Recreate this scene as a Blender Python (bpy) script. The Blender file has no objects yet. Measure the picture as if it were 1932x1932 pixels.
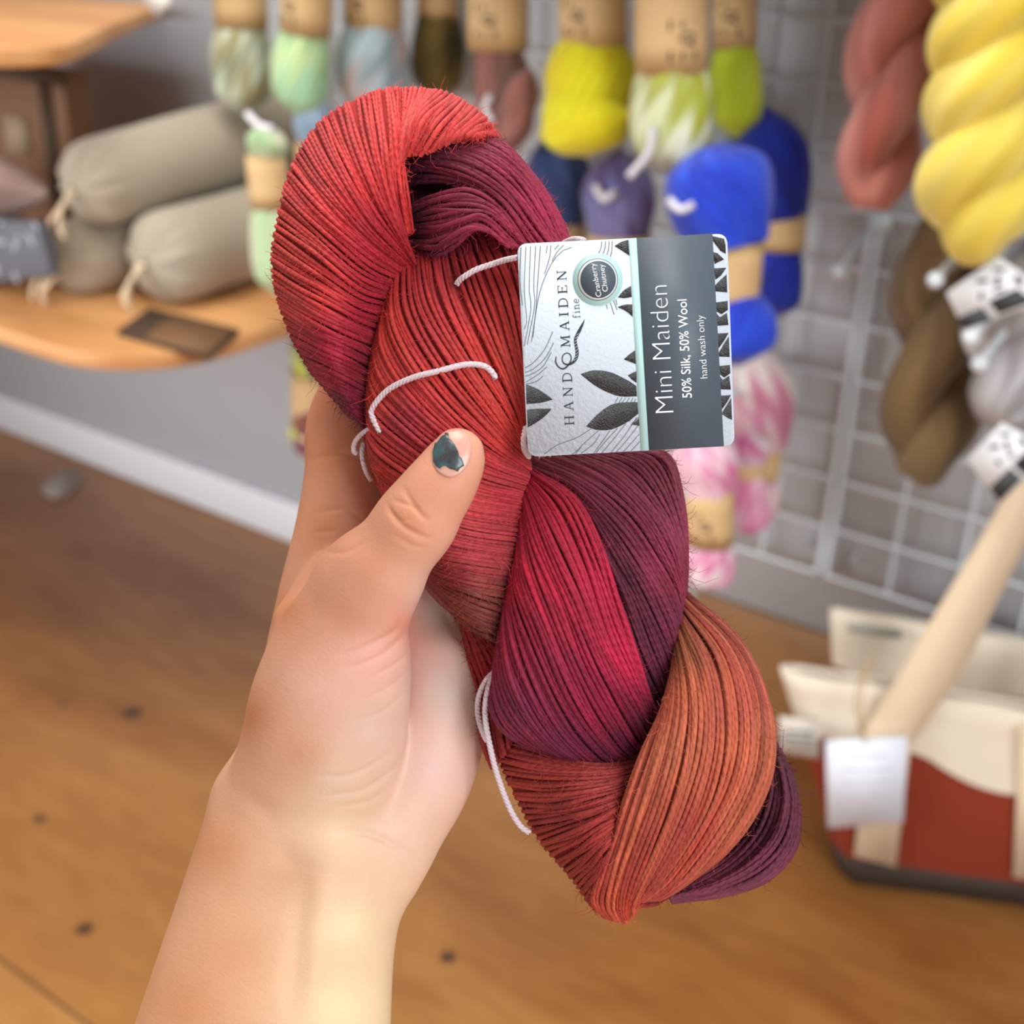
import bpy, bmesh, math, random
import numpy as np
from mathutils import Vector, Matrix
from mathutils.bvhtree import BVHTree

rnd = random.Random(7)
rng = np.random.default_rng(7)
scene = bpy.context.scene
COL = scene.collection

# ---------------------------------------------------------------- camera
F = 2400.0                                  # focal length in pixels of the 1932 px frame
CX = CY = 966.0
def nrm(a):
    a = np.asarray(a, float)
    return a / np.linalg.norm(a)
_right = nrm((3829, 1282, -2400))           # wall direction (to the right), in camera axes x right, y down, z forward
_down = np.array((-170.0, 5000.0, 2400.0)); _down = nrm(_down - _right * np.dot(_down, _right))
_in = np.cross(_right, _down)               # into the wall
R = np.array([_right, _in, -_down])         # camera axes -> world
HC = 1.122                                  # camera height
CAM = np.array((0.0, 0.0, HC))
cam = bpy.data.cameras.new('camera')
cam_o = bpy.data.objects.new('camera', cam)
COL.objects.link(cam_o)
m = Matrix.Identity(4)
for i in range(3):
    m[i][0] = R[i][0]; m[i][1] = -R[i][1]; m[i][2] = -R[i][2]; m[i][3] = CAM[i]
cam_o.matrix_world = m
cam.sensor_width = 36.0
cam.lens = 36.0 * F / 1932.0
cam.clip_start = 0.02
cam.dof.use_dof = True
cam.dof.focus_distance = 0.386
cam.dof.aperture_fstop = 9.5
scene.camera = cam_o

# ---------------------------------------------------------------- light
world = bpy.data.worlds.new('world'); scene.world = world
world.use_nodes = True
world.node_tree.nodes['Background'].inputs[0].default_value = (1.0, 0.93, 0.86, 1)
world.node_tree.nodes['Background'].inputs[1].default_value = 0.44
def area(name, loc, target, sx, sy, power, col):
    l = bpy.data.lights.new(name, 'AREA'); l.shape = 'RECTANGLE'; l.size = sx; l.size_y = sy
    l.energy = power; l.color = col
    o = bpy.data.objects.new(name, l); COL.objects.link(o)
    o.location = loc
    d = Vector(target) - Vector(loc)
    o.rotation_euler = d.to_track_quat('-Z', 'Y').to_euler()
    return o
area('window_light', (1.75, -0.25, 2.15), (0.0, 0.4, 0.9), 1.3, 1.3, 42, (0.92, 0.965, 1.0))
area('overhead_fill_light', (-1.0, 0.7, 2.3), (-0.9, 0.9, 0.0), 1.8, .8, 30, (1.0, 0.96, 0.90))  # added overhead fill, brightens the floor and wall
lw = area('side_fill_light', (-2.2, -0.35, 0.75), (-1.35, 1.56, 0.15), 1.6, 1.1, 11, (0.93, 0.97, 1.0)); lw.data.spread = math.radians(85)  # added fill, spread narrowed to brighten the lower left wall only
rw = area('front_fill_light', (0.9, -0.6, 0.5), (-0.4, 1.56, 0.25), 1.2, .8, 2.2, (0.92, 0.97, 1.0)); rw.data.spread = math.radians(70)  # added fill for the lower right wall and bags

scene.view_settings.view_transform = 'Standard'
scene.view_settings.look = 'None'
scene.view_settings.gamma = 1.0
scene.view_settings.exposure = 0.0
scene.view_settings.use_curve_mapping = False
scene.cycles.use_denoising = True

# ---------------------------------------------------------------- helpers
def lin(c):
    c = np.asarray(c, float) / 255.0
    return np.where(c <= 0.04045, c / 12.92, ((c + 0.055) / 1.055) ** 2.4)
def ray(px, py):
    return R @ np.array(((px - CX) / F, (py - CY) / F, 1.0))
def onY(px, py, y):
    r = ray(px, py); return CAM + r * (y / r[1])
def onZ(px, py, z):
    r = ray(px, py); return CAM + r * ((z - HC) / r[2])
def onPlane(px, py, p0, n):
    r = ray(px, py); return CAM + r * (np.dot(np.asarray(p0) - CAM, n) / np.dot(r, n))
def depth_of(p):
    return float(np.dot(np.asarray(p) - CAM, R[:, 2]))
D0 = 0.40                                   # distance of the held things
S0 = D0 / F
def W(P):
    """held things: frame x, frame y, height towards the camera (all in 1/6 mm) -> world"""
    P = np.asarray(P, float)
    d = D0 - P[..., 2] * S0
    v = np.stack([(P[..., 0] - CX) / F, (P[..., 1] - CY) / F, np.ones_like(d)], -1)
    return CAM + (v @ R.T) * d[..., None]

class MB:
    def __init__(s):
        s.v = []; s.f = []; s.c = []; s.t = []; s.n = 0
    def add(s, v, faces, col=None, tw=None):
        v = np.asarray(v, float).reshape(-1, 3)
        s.v.append(v)
        for f in faces:
            s.f.append(np.asarray(f, int) + s.n)
        k = len(v)
        c = np.ones((k, 3)) * 0.5 if col is None else np.broadcast_to(np.asarray(col, float), (k, 3))
        s.c.append(c)
        s.t.append(np.zeros((k, 2)) if tw is None else np.asarray(tw, float).reshape(-1, 2))
        s.n += k
    def quads(s, v, q, col=None, tw=None):
        v = np.asarray(v, float).reshape(-1, 3)
        s.v.append(v); s.f.append(('q', np.asarray(q, int) + s.n))
        k = len(v)
        s.c.append(np.ones((k, 3)) * 0.5 if col is None else np.broadcast_to(np.asarray(col, float).reshape(-1, 3), (k, 3)))
        s.t.append(np.zeros((k, 2)) if tw is None else np.asarray(tw, float).reshape(-1, 2))
        s.n += k
    def grid(s, P, col=None, tw=None, close_u=False):
        """P (a,b,3) surface"""
        a, b = P.shape[:2]
        idx = np.arange(a * b).reshape(a, b)
        if close_u:
            i0 = idx; i1 = np.roll(idx, -1, 0)
        else:
            i0 = idx[:-1]; i1 = idx[1:]
        q = np.stack([i0[:, :-1], i1[:, :-1], i1[:, 1:], i0[:, 1:]], -1).reshape(-1, 4)
        s.quads(P.reshape(-1, 3), q, None if col is None else np.asarray(col).reshape(-1, 3), tw)
    def box(s, c, sx, sy, sz, ax=None, col=None):
        ax = np.eye(3) if ax is None else np.asarray(ax)
        o = np.array([[x, y, z] for x in (-.5, .5) for y in (-.5, .5) for z in (-.5, .5)]) * (sx, sy, sz)
        s.add(np.asarray(c) + o @ ax, [(0, 1, 3, 2), (4, 6, 7, 5), (0, 4, 5, 1), (2, 3, 7, 6), (0, 2, 6, 4), (1, 5, 7, 3)], col)
    def prism(s, poly, ext, col=None):
        poly = np.asarray(poly, float); n = len(poly)
        v = np.concatenate([poly, poly + np.asarray(ext)])
        fs = [tuple(range(n))[::-1], tuple(range(n, 2 * n))] + [(i, (i + 1) % n, n + (i + 1) % n, n + i) for i in range(n)]
        s.add(v, fs, col)
    def build(s, name, mat, parent=None, smooth=True, bevel=0):
        V = np.concatenate(s.v) if s.v else np.zeros((0, 3))
        me = bpy.data.meshes.new(name)
        loops = []; starts = []; tot = 0
        for f in s.f:
            if isinstance(f, tuple):
                q = f[1]; loops.append(q.reshape(-1)); starts.append(tot + 4 * np.arange(len(q))); tot += q.size
            else:
                loops.append(f); starts.append(np.array([tot])); tot += len(f)
        loops = np.concatenate(loops); starts = np.concatenate(starts)
        me.vertices.add(len(V)); me.vertices.foreach_set('co', V.astype(np.float32).reshape(-1))
        me.loops.add(len(loops)); me.loops.foreach_set('vertex_index', loops.astype(np.int32))
        me.polygons.add(len(starts)); me.polygons.foreach_set('loop_start', starts.astype(np.int32))
        me.update(calc_edges=True)
        me.validate()
        ca = me.attributes.new('Col', 'FLOAT_COLOR', 'POINT')
        C = np.concatenate(s.c); C4 = np.concatenate([C, np.ones((len(C), 1))], 1)
        ca.data.foreach_set('color', C4.astype(np.float32).reshape(-1))
        ta = me.attributes.new('tw', 'FLOAT_VECTOR', 'POINT')
        T = np.concatenate(s.t); T3 = np.concatenate([T, np.zeros((len(T), 1))], 1)
        ta.data.foreach_set('vector', T3.astype(np.float32).reshape(-1))
        if smooth:
            me.polygons.foreach_set('use_smooth', np.ones(len(me.polygons), bool))
        o = bpy.data.objects.new(name, me); COL.objects.link(o)
        if mat is not None: me.materials.append(mat)
        if bevel:
            b = o.modifiers.new('bevel', 'BEVEL'); b.width = bevel; b.segments = 2; b.limit_method = 'ANGLE'
        if parent is not None:
            o.parent = parent
            o.matrix_parent_inverse = parent.matrix_world.inverted()
        return o
def tag(o, label, cat, group=None, kind=None):
    o['label'] = label; o['category'] = cat
    if group: o['group'] = group
    if kind: o['kind'] = kind
    return o
def thing(name, loc, label, cat, group=None):
    o = bpy.data.objects.new(name, None); COL.objects.link(o)
    o.empty_display_size = 0.02
    o.location = tuple(float(x) for x in loc)
    o.matrix_world = Matrix.Translation(o.location)
    return tag(o, label, cat, group)
def structure(o):
    o['kind'] = 'structure'; return o

def crs(P, t):
    """Catmull-Rom through P (n,k) at parameters t in 0..n-1"""
    P = np.asarray(P, float); n = len(P)
    t = np.clip(np.asarray(t, float), 0, n - 1)
    i = np.minimum(t.astype(int), n - 2); u = (t - i)[:, None]
    def g(j):
        jj = np.clip(j, 0, n - 1)
        Q = P[jj]
        lo = (j < 0); hi = (j > n - 1)
        Q = np.where(lo[:, None], 2 * P[0] - P[1], Q)
        Q = np.where(hi[:, None], 2 * P[-1] - P[-2], Q)
        return Q
    a, b, c, d = g(i - 1), g(i), g(i + 1), g(i + 2)
    return 0.5 * ((2 * b) + (c - a) * u + (2 * a - 5 * b + 4 * c - d) * u ** 2 + (-a + 3 * b - 3 * c + d) * u ** 3)
def resample(P, n):
    P = np.asarray(P, float)
    dense = crs(P, np.linspace(0, len(P) - 1, 12 * len(P)))
    L = np.concatenate([[0], np.cumsum(np.linalg.norm(np.diff(dense[:, :2] if dense.shape[1] > 2 else dense, axis=0), axis=1) + 1e-9)])
    s = np.linspace(0, L[-1], n)
    return np.stack([np.interp(s, L, dense[:, k]) for k in range(dense.shape[1])], -1)
def resample3(P, n):
    P = np.asarray(P, float)
    dense = crs(P, np.linspace(0, len(P) - 1, 12 * len(P)))
    L = np.concatenate([[0], np.cumsum(np.linalg.norm(np.diff(dense, axis=0), axis=1) + 1e-12)])
    s = np.linspace(0, L[-1], n)
    return np.stack([np.interp(s, L, dense[:, k]) for k in range(dense.shape[1])], -1)

def tubes(mb, S, rad, ns=8, col=None, ref=None, caps=True):
    """S (n,T,3) world polylines, rad (n,T) -> tubes with twist coordinates"""
    S = np.asarray(S, float); n, T = S.shape[:2]
    rad = np.broadcast_to(np.asarray(rad, float), (n, T))
    tan = np.gradient(S, axis=1); tan /= np.linalg.norm(tan, axis=-1, keepdims=True) + 1e-12
    b = (-R[:, 2] + 0.21 * R[:, 0] + 0.13 * R[:, 1]) if ref is None else np.asarray(ref, float)
    side = np.cross(tan, np.broadcast_to(b, tan.shape)); side /= np.linalg.norm(side, axis=-1, keepdims=True) + 1e-9
    up = np.cross(side, tan)
    a = np.pi + np.linspace(0, 2 * np.pi, ns + 1)
    ca, sa = np.cos(a), np.sin(a)
    V = S[:, :, None] + rad[:, :, None, None] * (ca[:, None] * up[:, :, None] + sa[:, None] * side[:, :, None])
    L = np.concatenate([np.zeros((n, 1)), np.cumsum(np.linalg.norm(np.diff(S, axis=1), axis=-1), 1)], 1)
    tw = np.empty((n, T, ns + 1, 2)); tw[..., 0] = (L * 1000)[:, :, None] + np.arange(n)[:, None, None] * 3.7; tw[..., 1] = np.linspace(0, 1, ns + 1)
    idx = np.arange(n * T * (ns + 1)).reshape(n, T, ns + 1)
    q = np.stack([idx[:, :-1, :-1], idx[:, :-1, 1:], idx[:, 1:, 1:], idx[:, 1:, :-1]], -1).reshape(-1, 4)
    if col is None: C = None
    else:
        C = np.broadcast_to(np.asarray(col, float).reshape((n, T, 1, 3)) if np.asarray(col).ndim == 3 else np.asarray(col, float), (n, T, ns + 1, 3)).reshape(-1, 3)
    mb.quads(V.reshape(-1, 3), q, C, tw)

# ---------------------------------------------------------------- materials
def mat_base(name):
    m = bpy.data.materials.new(name); m.use_nodes = True
    nt = m.node_tree
    return m, nt, nt.nodes['Principled BSDF']
def N(nt, typ, **kw):
    n = nt.nodes.new(typ)
    for k, v in kw.items(): setattr(n, k, v)
    return n
def plain(name, rgb, rough=0.6, noise=0.0, scale=40, bump=0.0, bscale=400, metal=0.0, spec=0.5, emit=None, sheen=0.0):
    m, nt, b = mat_base(name)
    c = (*lin(rgb), 1)
    b.inputs['Base Color'].default_value = c
    b.inputs['Roughness'].default_value = rough
    b.inputs['Metallic'].default_value = metal
    b.inputs['Specular IOR Level'].default_value = spec
    if sheen: b.inputs['Sheen Weight'].default_value = sheen
    tc = N(nt, 'ShaderNodeTexCoord')
    if noise:
        n = N(nt, 'ShaderNodeTexNoise'); n.inputs['Scale'].default_value = scale; n.inputs['Detail'].default_value = 5
        nt.links.new(tc.outputs['Object'], n.inputs['Vector'])
        mx = N(nt, 'ShaderNodeMix', data_type='RGBA'); mx.inputs[0].default_value = 1
        r = N(nt, 'ShaderNodeMapRange'); r.inputs[3].default_value = 1 - noise; r.inputs[4].default_value = 1 + noise
        nt.links.new(n.outputs['Fac'], r.inputs[0])
        v = N(nt, 'ShaderNodeVectorMath', operation='SCALE'); v.inputs[0].default_value = c[:3]
        nt.links.new(r.outputs[0], v.inputs['Scale']); nt.links.new(v.outputs[0], b.inputs['Base Color'])
    if bump:
        n2 = N(nt, 'ShaderNodeTexNoise'); n2.inputs['Scale'].default_value = bscale; n2.inputs['Detail'].default_value = 3
        nt.links.new(tc.outputs['Object'], n2.inputs['Vector'])
        bp = N(nt, 'ShaderNodeBump'); bp.inputs['Strength'].default_value = bump; bp.inputs['Distance'].default_value = 0.001
        nt.links.new(n2.outputs['Fac'], bp.inputs['Height']); nt.links.new(bp.outputs[0], b.inputs['Normal'])
    return m
def yarn_mat(name, pitch=2.4, ply=2.0, bump=0.9, dist=0.0004, rough=0.62, sheen=0.25, var=0.16, nscale=0.35, spec=0.35):
    m, nt, b = mat_base(name)
    b.inputs['Roughness'].default_value = rough
    b.inputs['Sheen Weight'].default_value = sheen; b.inputs['Sheen Roughness'].default_value = 0.4
    b.inputs['Specular IOR Level'].default_value = spec
    at = N(nt, 'ShaderNodeAttribute', attribute_name='Col'); tw = N(nt, 'ShaderNodeAttribute', attribute_name='tw')
    sp = N(nt, 'ShaderNodeSeparateXYZ'); nt.links.new(tw.outputs['Vector'], sp.inputs[0])
    a = N(nt, 'ShaderNodeMath', operation='MULTIPLY'); a.inputs[1].default_value = 2 * math.pi / pitch; nt.links.new(sp.outputs[0], a.inputs[0])
    c = N(nt, 'ShaderNodeMath', operation='MULTIPLY_ADD'); c.inputs[1].default_value = 2 * math.pi * ply; nt.links.new(sp.outputs[1], c.inputs[0]); nt.links.new(a.outputs[0], c.inputs[2])
    s = N(nt, 'ShaderNodeMath', operation='SINE'); nt.links.new(c.outputs[0], s.inputs[0])
    tc = N(nt, 'ShaderNodeTexCoord')
    fn = N(nt, 'ShaderNodeTexNoise'); fn.inputs['Scale'].default_value = 2500; fn.inputs['Detail'].default_value = 2; nt.links.new(tc.outputs['Object'], fn.inputs['Vector'])
    h = N(nt, 'ShaderNodeMath', operation='MULTIPLY_ADD'); h.inputs[1].default_value = 0.9; nt.links.new(fn.outputs['Fac'], h.inputs[0]); nt.links.new(s.outputs[0], h.inputs[2])
    bp = N(nt, 'ShaderNodeBump'); bp.inputs['Strength'].default_value = bump; bp.inputs['Distance'].default_value = dist
    nt.links.new(h.outputs[0], bp.inputs['Height']); nt.links.new(bp.outputs[0], b.inputs['Normal'])
    n = N(nt, 'ShaderNodeTexNoise'); n.noise_dimensions = '1D'; n.inputs['Scale'].default_value = nscale; n.inputs['Detail'].default_value = 3
    nt.links.new(sp.outputs[0], n.inputs['W'])
    r = N(nt, 'ShaderNodeMapRange'); r.inputs[1].default_value = 0.25; r.inputs[2].default_value = 0.75; r.inputs[3].default_value = 1 - var; r.inputs[4].default_value = 1 + var
    nt.links.new(n.outputs['Fac'], r.inputs[0])
    v = N(nt, 'ShaderNodeVectorMath', operation='SCALE'); nt.links.new(at.outputs['Color'], v.inputs[0]); nt.links.new(r.outputs[0], v.inputs['Scale'])
    nt.links.new(v.outputs[0], b.inputs['Base Color'])
    return m
def attr_mat(name, rough=0.7, sheen=0.2, bump=0.0, bscale=600, spec=0.3):
    m, nt, b = mat_base(name)
    at = N(nt, 'ShaderNodeAttribute', attribute_name='Col')
    nt.links.new(at.outputs['Color'], b.inputs['Base Color'])
    b.inputs['Roughness'].default_value = rough; b.inputs['Sheen Weight'].default_value = sheen
    b.inputs['Specular IOR Level'].default_value = spec
    if bump:
        tc = N(nt, 'ShaderNodeTexCoord')
        n2 = N(nt, 'ShaderNodeTexNoise'); n2.inputs['Scale'].default_value = bscale
        nt.links.new(tc.outputs['Object'], n2.inputs['Vector'])
        bp = N(nt, 'ShaderNodeBump'); bp.inputs['Strength'].default_value = bump; bp.inputs['Distance'].default_value = 0.001
        nt.links.new(n2.outputs['Fac'], bp.inputs['Height']); nt.links.new(bp.outputs[0], b.inputs['Normal'])
    return m
def wood(name, rgb, dark, scale=(1, 1, 1), axis_rot=0.0, seam=None, knots=(), rough=0.45):
    m, nt, b = mat_base(name)
    tc = N(nt, 'ShaderNodeTexCoord')
    mp = N(nt, 'ShaderNodeMapping'); mp.inputs['Scale'].default_value = scale; mp.inputs['Rotation'].default_value = (0, 0, axis_rot)
    nt.links.new(tc.outputs['Object'], mp.inputs['Vector'])
    n1 = N(nt, 'ShaderNodeTexNoise'); n1.inputs['Scale'].default_value = 1.0; n1.inputs['Detail'].default_value = 6; n1.inputs['Distortion'].default_value = 0.6
    nt.links.new(mp.outputs[0], n1.inputs['Vector'])
    n2 = N(nt, 'ShaderNodeTexNoise'); n2.inputs['Scale'].default_value = 5; n2.inputs['Detail'].default_value = 8
    nt.links.new(mp.outputs[0], n2.inputs['Vector'])
    ad = N(nt, 'ShaderNodeMath', operation='MULTIPLY_ADD'); ad.inputs[1].default_value = 0.45
    nt.links.new(n2.outputs['Fac'], ad.inputs[0]); nt.links.new(n1.outputs['Fac'], ad.inputs[2])
    cr = N(nt, 'ShaderNodeValToRGB')
    cr.color_ramp.elements[0].position = 0.45; cr.color_ramp.elements[0].color = (*lin(dark), 1)
    cr.color_ramp.elements[1].position = 0.95; cr.color_ramp.elements[1].color = (*lin(rgb), 1)
    nt.links.new(ad.outputs[0], cr.inputs[0])
    out = cr.outputs[0]
    for (kx, ky, kr) in knots:
        d = N(nt, 'ShaderNodeVectorMath', operation='DISTANCE'); d.inputs[1].default_value = (kx, ky, 0)
        nt.links.new(tc.outputs['Object'], d.inputs[0])
        r = N(nt, 'ShaderNodeMapRange'); r.inputs[1].default_value = kr * 0.5; r.inputs[2].default_value = kr; r.inputs[3].default_value = 0.85; r.inputs[4].default_value = 0
        nt.links.new(d.outputs['Value'], r.inputs[0])
        mx = N(nt, 'ShaderNodeMix', data_type='RGBA'); nt.links.new(r.outputs[0], mx.inputs[0]); nt.links.new(out, mx.inputs[6]); mx.inputs[7].default_value = (*lin((62, 40, 24)), 1)
        out = mx.outputs[2]
    if seam is not None:       # a straight joint between two sheets: point, direction
        (sx, sy), (dx, dy) = seam
        dt = N(nt, 'ShaderNodeVectorMath', operation='DOT_PRODUCT'); dt.inputs[1].default_value = (-dy, dx, 0)
        sub = N(nt, 'ShaderNodeVectorMath', operation='SUBTRACT'); sub.inputs[1].default_value = (sx, sy, 0)
        nt.links.new(tc.outputs['Object'], sub.inputs[0]); nt.links.new(sub.outputs[0], dt.inputs[0])
        st = N(nt, 'ShaderNodeMapRange'); st.inputs[1].default_value = -0.0005; st.inputs[2].default_value = 0.0005; nt.links.new(dt.outputs['Value'], st.inputs[0])
        mx = N(nt, 'ShaderNodeMix', data_type='RGBA', blend_type='MIX'); nt.links.new(st.outputs[0], mx.inputs[0]); nt.links.new(out, mx.inputs[6])
        v = N(nt, 'ShaderNodeVectorMath', operation='MULTIPLY'); v.inputs[1].default_value = (1.12, 1.2, 1.35); nt.links.new(out, v.inputs[0]); nt.links.new(v.outputs[0], mx.inputs[7])
        ab = N(nt, 'ShaderNodeMath', operation='ABSOLUTE'); nt.links.new(dt.outputs['Value'], ab.inputs[0])
        ln = N(nt, 'ShaderNodeMapRange'); ln.inputs[1].default_value = 0.0015; ln.inputs[2].default_value = 0.003; ln.inputs[3].default_value = 0.75; ln.inputs[4].default_value = 0; nt.links.new(ab.outputs[0], ln.inputs[0])
        mx2 = N(nt, 'ShaderNodeMix', data_type='RGBA'); nt.links.new(ln.outputs[0], mx2.inputs[0]); nt.links.new(mx.outputs[2], mx2.inputs[6]); mx2.inputs[7].default_value = (*lin((70, 52, 36)), 1)
        out = mx2.outputs[2]
    nt.links.new(out, b.inputs['Base Color'])
    b.inputs['Roughness'].default_value = rough
    return m
# ================================================================ the room
D = 1.56                                    # the wall stands at y = D
GY = D - 0.03                               # plane of the wire grid
def wall_mat(name, rgb):
    return plain(name, rgb, rough=0.75, noise=0.03, scale=6, bump=0.12, bscale=160)
M_wall = wall_mat('painted_wall', (196, 198, 202))
M_base = plain('painted_baseboard', (206, 206, 210), rough=0.5)
mb = MB(); mb.box((-1.0, D + 0.05, 1.3), 6.0, 0.1, 2.6); structure(mb.build('wall_back', M_wall, smooth=False))
kn = [onZ(75, 1545, 0), onZ(160, 1752, 0), onZ(845, 1806, 0), onZ(118, 1330, 0), onZ(250, 1345, 0)]
M_floor = wood('plywood_floor', (206, 146, 78), (160, 100, 44), scale=(2.2, 7.0, 1), axis_rot=0.0, seam=((-1.02, 0.577), (-1, 0)), knots=[(k[0], k[1], r) for k, r in zip(kn, (0.011, 0.014, 0.013, 0.008, 0.02))])
mb = MB(); mb.box((-1.0, D - 1.9, -0.05), 6.0, 4.0, 0.1); structure(mb.build('floor', M_floor, smooth=False))
xb = onY(1300, 1310, D)[0]
mb = MB(); mb.box(((-4.0 + xb) / 2, D - 0.006, 0.042), xb + 4.0, 0.012, 0.084); structure(mb.build('baseboard_back', M_base, smooth=False, bevel=0.002))
M_strip = wood('brown_strip_wood', (160, 116, 72), (120, 82, 46), scale=(2, 2, 6))
mb = MB(); mb.box(((xb + 2.0) / 2, D - 0.006, 0.095), 2.0 - xb, 0.012, 0.19); structure(mb.build('brown_wall_strip', M_strip, smooth=False, bevel=0.002))  # brown strip along the wall foot, right of the baseboard

def rod(mb, a, b, r, n=8, col=None):
    P = np.stack([np.asarray(a, float), np.asarray(b, float)])[None]
    P = np.stack([P[0, 0], P[0, 0] * .5 + P[0, 1] * .5, P[0, 1]])[None]
    d = nrm(P[0, 2] - P[0, 0]); ref = np.array((0.3, 1, 0.2)) if abs(d[1]) < 0.8 else np.array((1, 0.2, 0.3))
    tubes(mb, P, r, n, col, ref)
M_white = plain('white_coated_wire', (214, 222, 228), rough=0.35)
# wire grid: two panels side by side, each a thing that could be unhooked
def grid_panel(x0, x1, label):
    mb = MB(); z0, z1 = 0.294, 1.36
    nz = int(round((z1 - z0) / 0.0713)); nx = int(round((x1 - x0) / 0.0875))
    for i in range(nz + 1):
        z = z0 + i * 0.0713; rod(mb, (x0, GY, z), (x1, GY, z), 0.0028)
    for i in range(nx + 1):
        x = x0 + (x1 - x0) * i / nx; e = i in (0, nx)
        rod(mb, (x, GY + 0.005, z0), (x, GY + 0.005, z1), 0.0045 if e else 0.0028)
    for x in (x0 + 0.03, x1 - 0.03):
        for z in (z0 + 0.03, z1 - 0.03):
            rod(mb, (x, GY + 0.004, z), (x, D - 0.001, z), 0.003)
    return tag(mb.build('wire_grid_panel', M_white), label, 'display grid', 'wire grid panels on the wall')
grid_panel(-1.405, -0.535, 'white wire grid panel behind the kraft-banded skeins')
grid_panel(-0.522, 0.353, 'white wire grid panel behind the long twisted skeins and tote bags')

# floor plate
M_plate = plain('grey_plate', (128, 116, 106), rough=0.5)
pl = [onZ(x, y, 0.001) for x, y in ((74, 925), (105, 893), (140, 886), (160, 905), (128, 938), (95, 942))]
mb = MB(); mb.prism(pl, (0, 0, 0.002)); tag(mb.build('floor_patch', M_plate, smooth=False), 'small grey patch on the wooden floor near the white baseboard', 'floor patch')
op = onY(2, 775, D); mb = MB(); mb.box((op[0] - .01, D - .004, op[2]), .05, .008, .09)
tag(mb.build('wall_outlet', plain('outlet_grey', (120, 128, 140), .5), smooth=False, bevel=.002), 'grey outlet cover low on the white wall under the shelf', 'wall outlet')

# ---------------------------------------------------------------- shelves
def shelf(front_px, end_px, y_front, thick, label, x_left, mat, rad=0.10):
    p = onY(*front_px, y_front); z = p[2]
    xr = onZ(*end_px, z)[0]
    poly = [(x_left, D - 0.001)]
    poly.append((x_left, y_front))
    for k in range(13):
        a = math.radians(-90 + 90 * k / 12)
        poly.append((xr - rad + rad * math.cos(a), y_front + rad + rad * math.sin(a)))
    poly.append((xr, D - 0.001))
    mb = MB(); mb.prism([(x, y, z - thick) for x, y in poly], (0, 0, thick))
    return tag(mb.build('wooden_shelf', mat, smooth=False, bevel=0.002), label, 'shelf', 'wooden shelves on the white wall'), z
M_shelf = wood('shelf_wood', (222, 166, 108), (190, 130, 76), scale=(2, 9, 9))
YS = 0.98
sh, ZS = shelf((0, 620), (548, 606), YS, 0.022, 'wooden shelf carrying the rolled linen bags', -3.2, M_shelf, 0.16)
ZU = 0.944
pts = np.concatenate([[(-3.2, D - .001), (-3.2, .88)], resample([(-1.75, .895), (-1.56, .915), (-1.45, .955), (-1.41, 1.02), (-1.45, 1.09), (-1.53, 1.183), (-1.65, 1.324), (-1.835, D - .001)], 40)])
mb = MB(); mb.prism([(x, y, ZU - .022) for x, y in pts], (0, 0, .022))
tag(mb.build('wooden_shelf', M_shelf, smooth=False, bevel=.002), 'upper wooden shelf with a rounded end, white paper at its corner', 'shelf', 'wooden shelves on the white wall')
M_paper = plain('white_paper', (232, 232, 230), 0.6)
q = [onY(x, y, 1.30) for x, y in ((262, -22), (318, -20), (322, 6), (298, 30), (285, 22))]
mb = MB(); mb.prism(q, (0, 0.001, 0)); tag(mb.build('paper_tag', M_paper, smooth=False), 'white paper tag hanging at the upper shelf end', 'price tag')

mb = MB(); mb.box((-.25, D - .18, 1.13), 1.9, .36, .03); structure(mb.build('unseen_shade_ledge', M_wall, smooth=False))  # unseen ledge added out of view to shade the top of the wall
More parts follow.
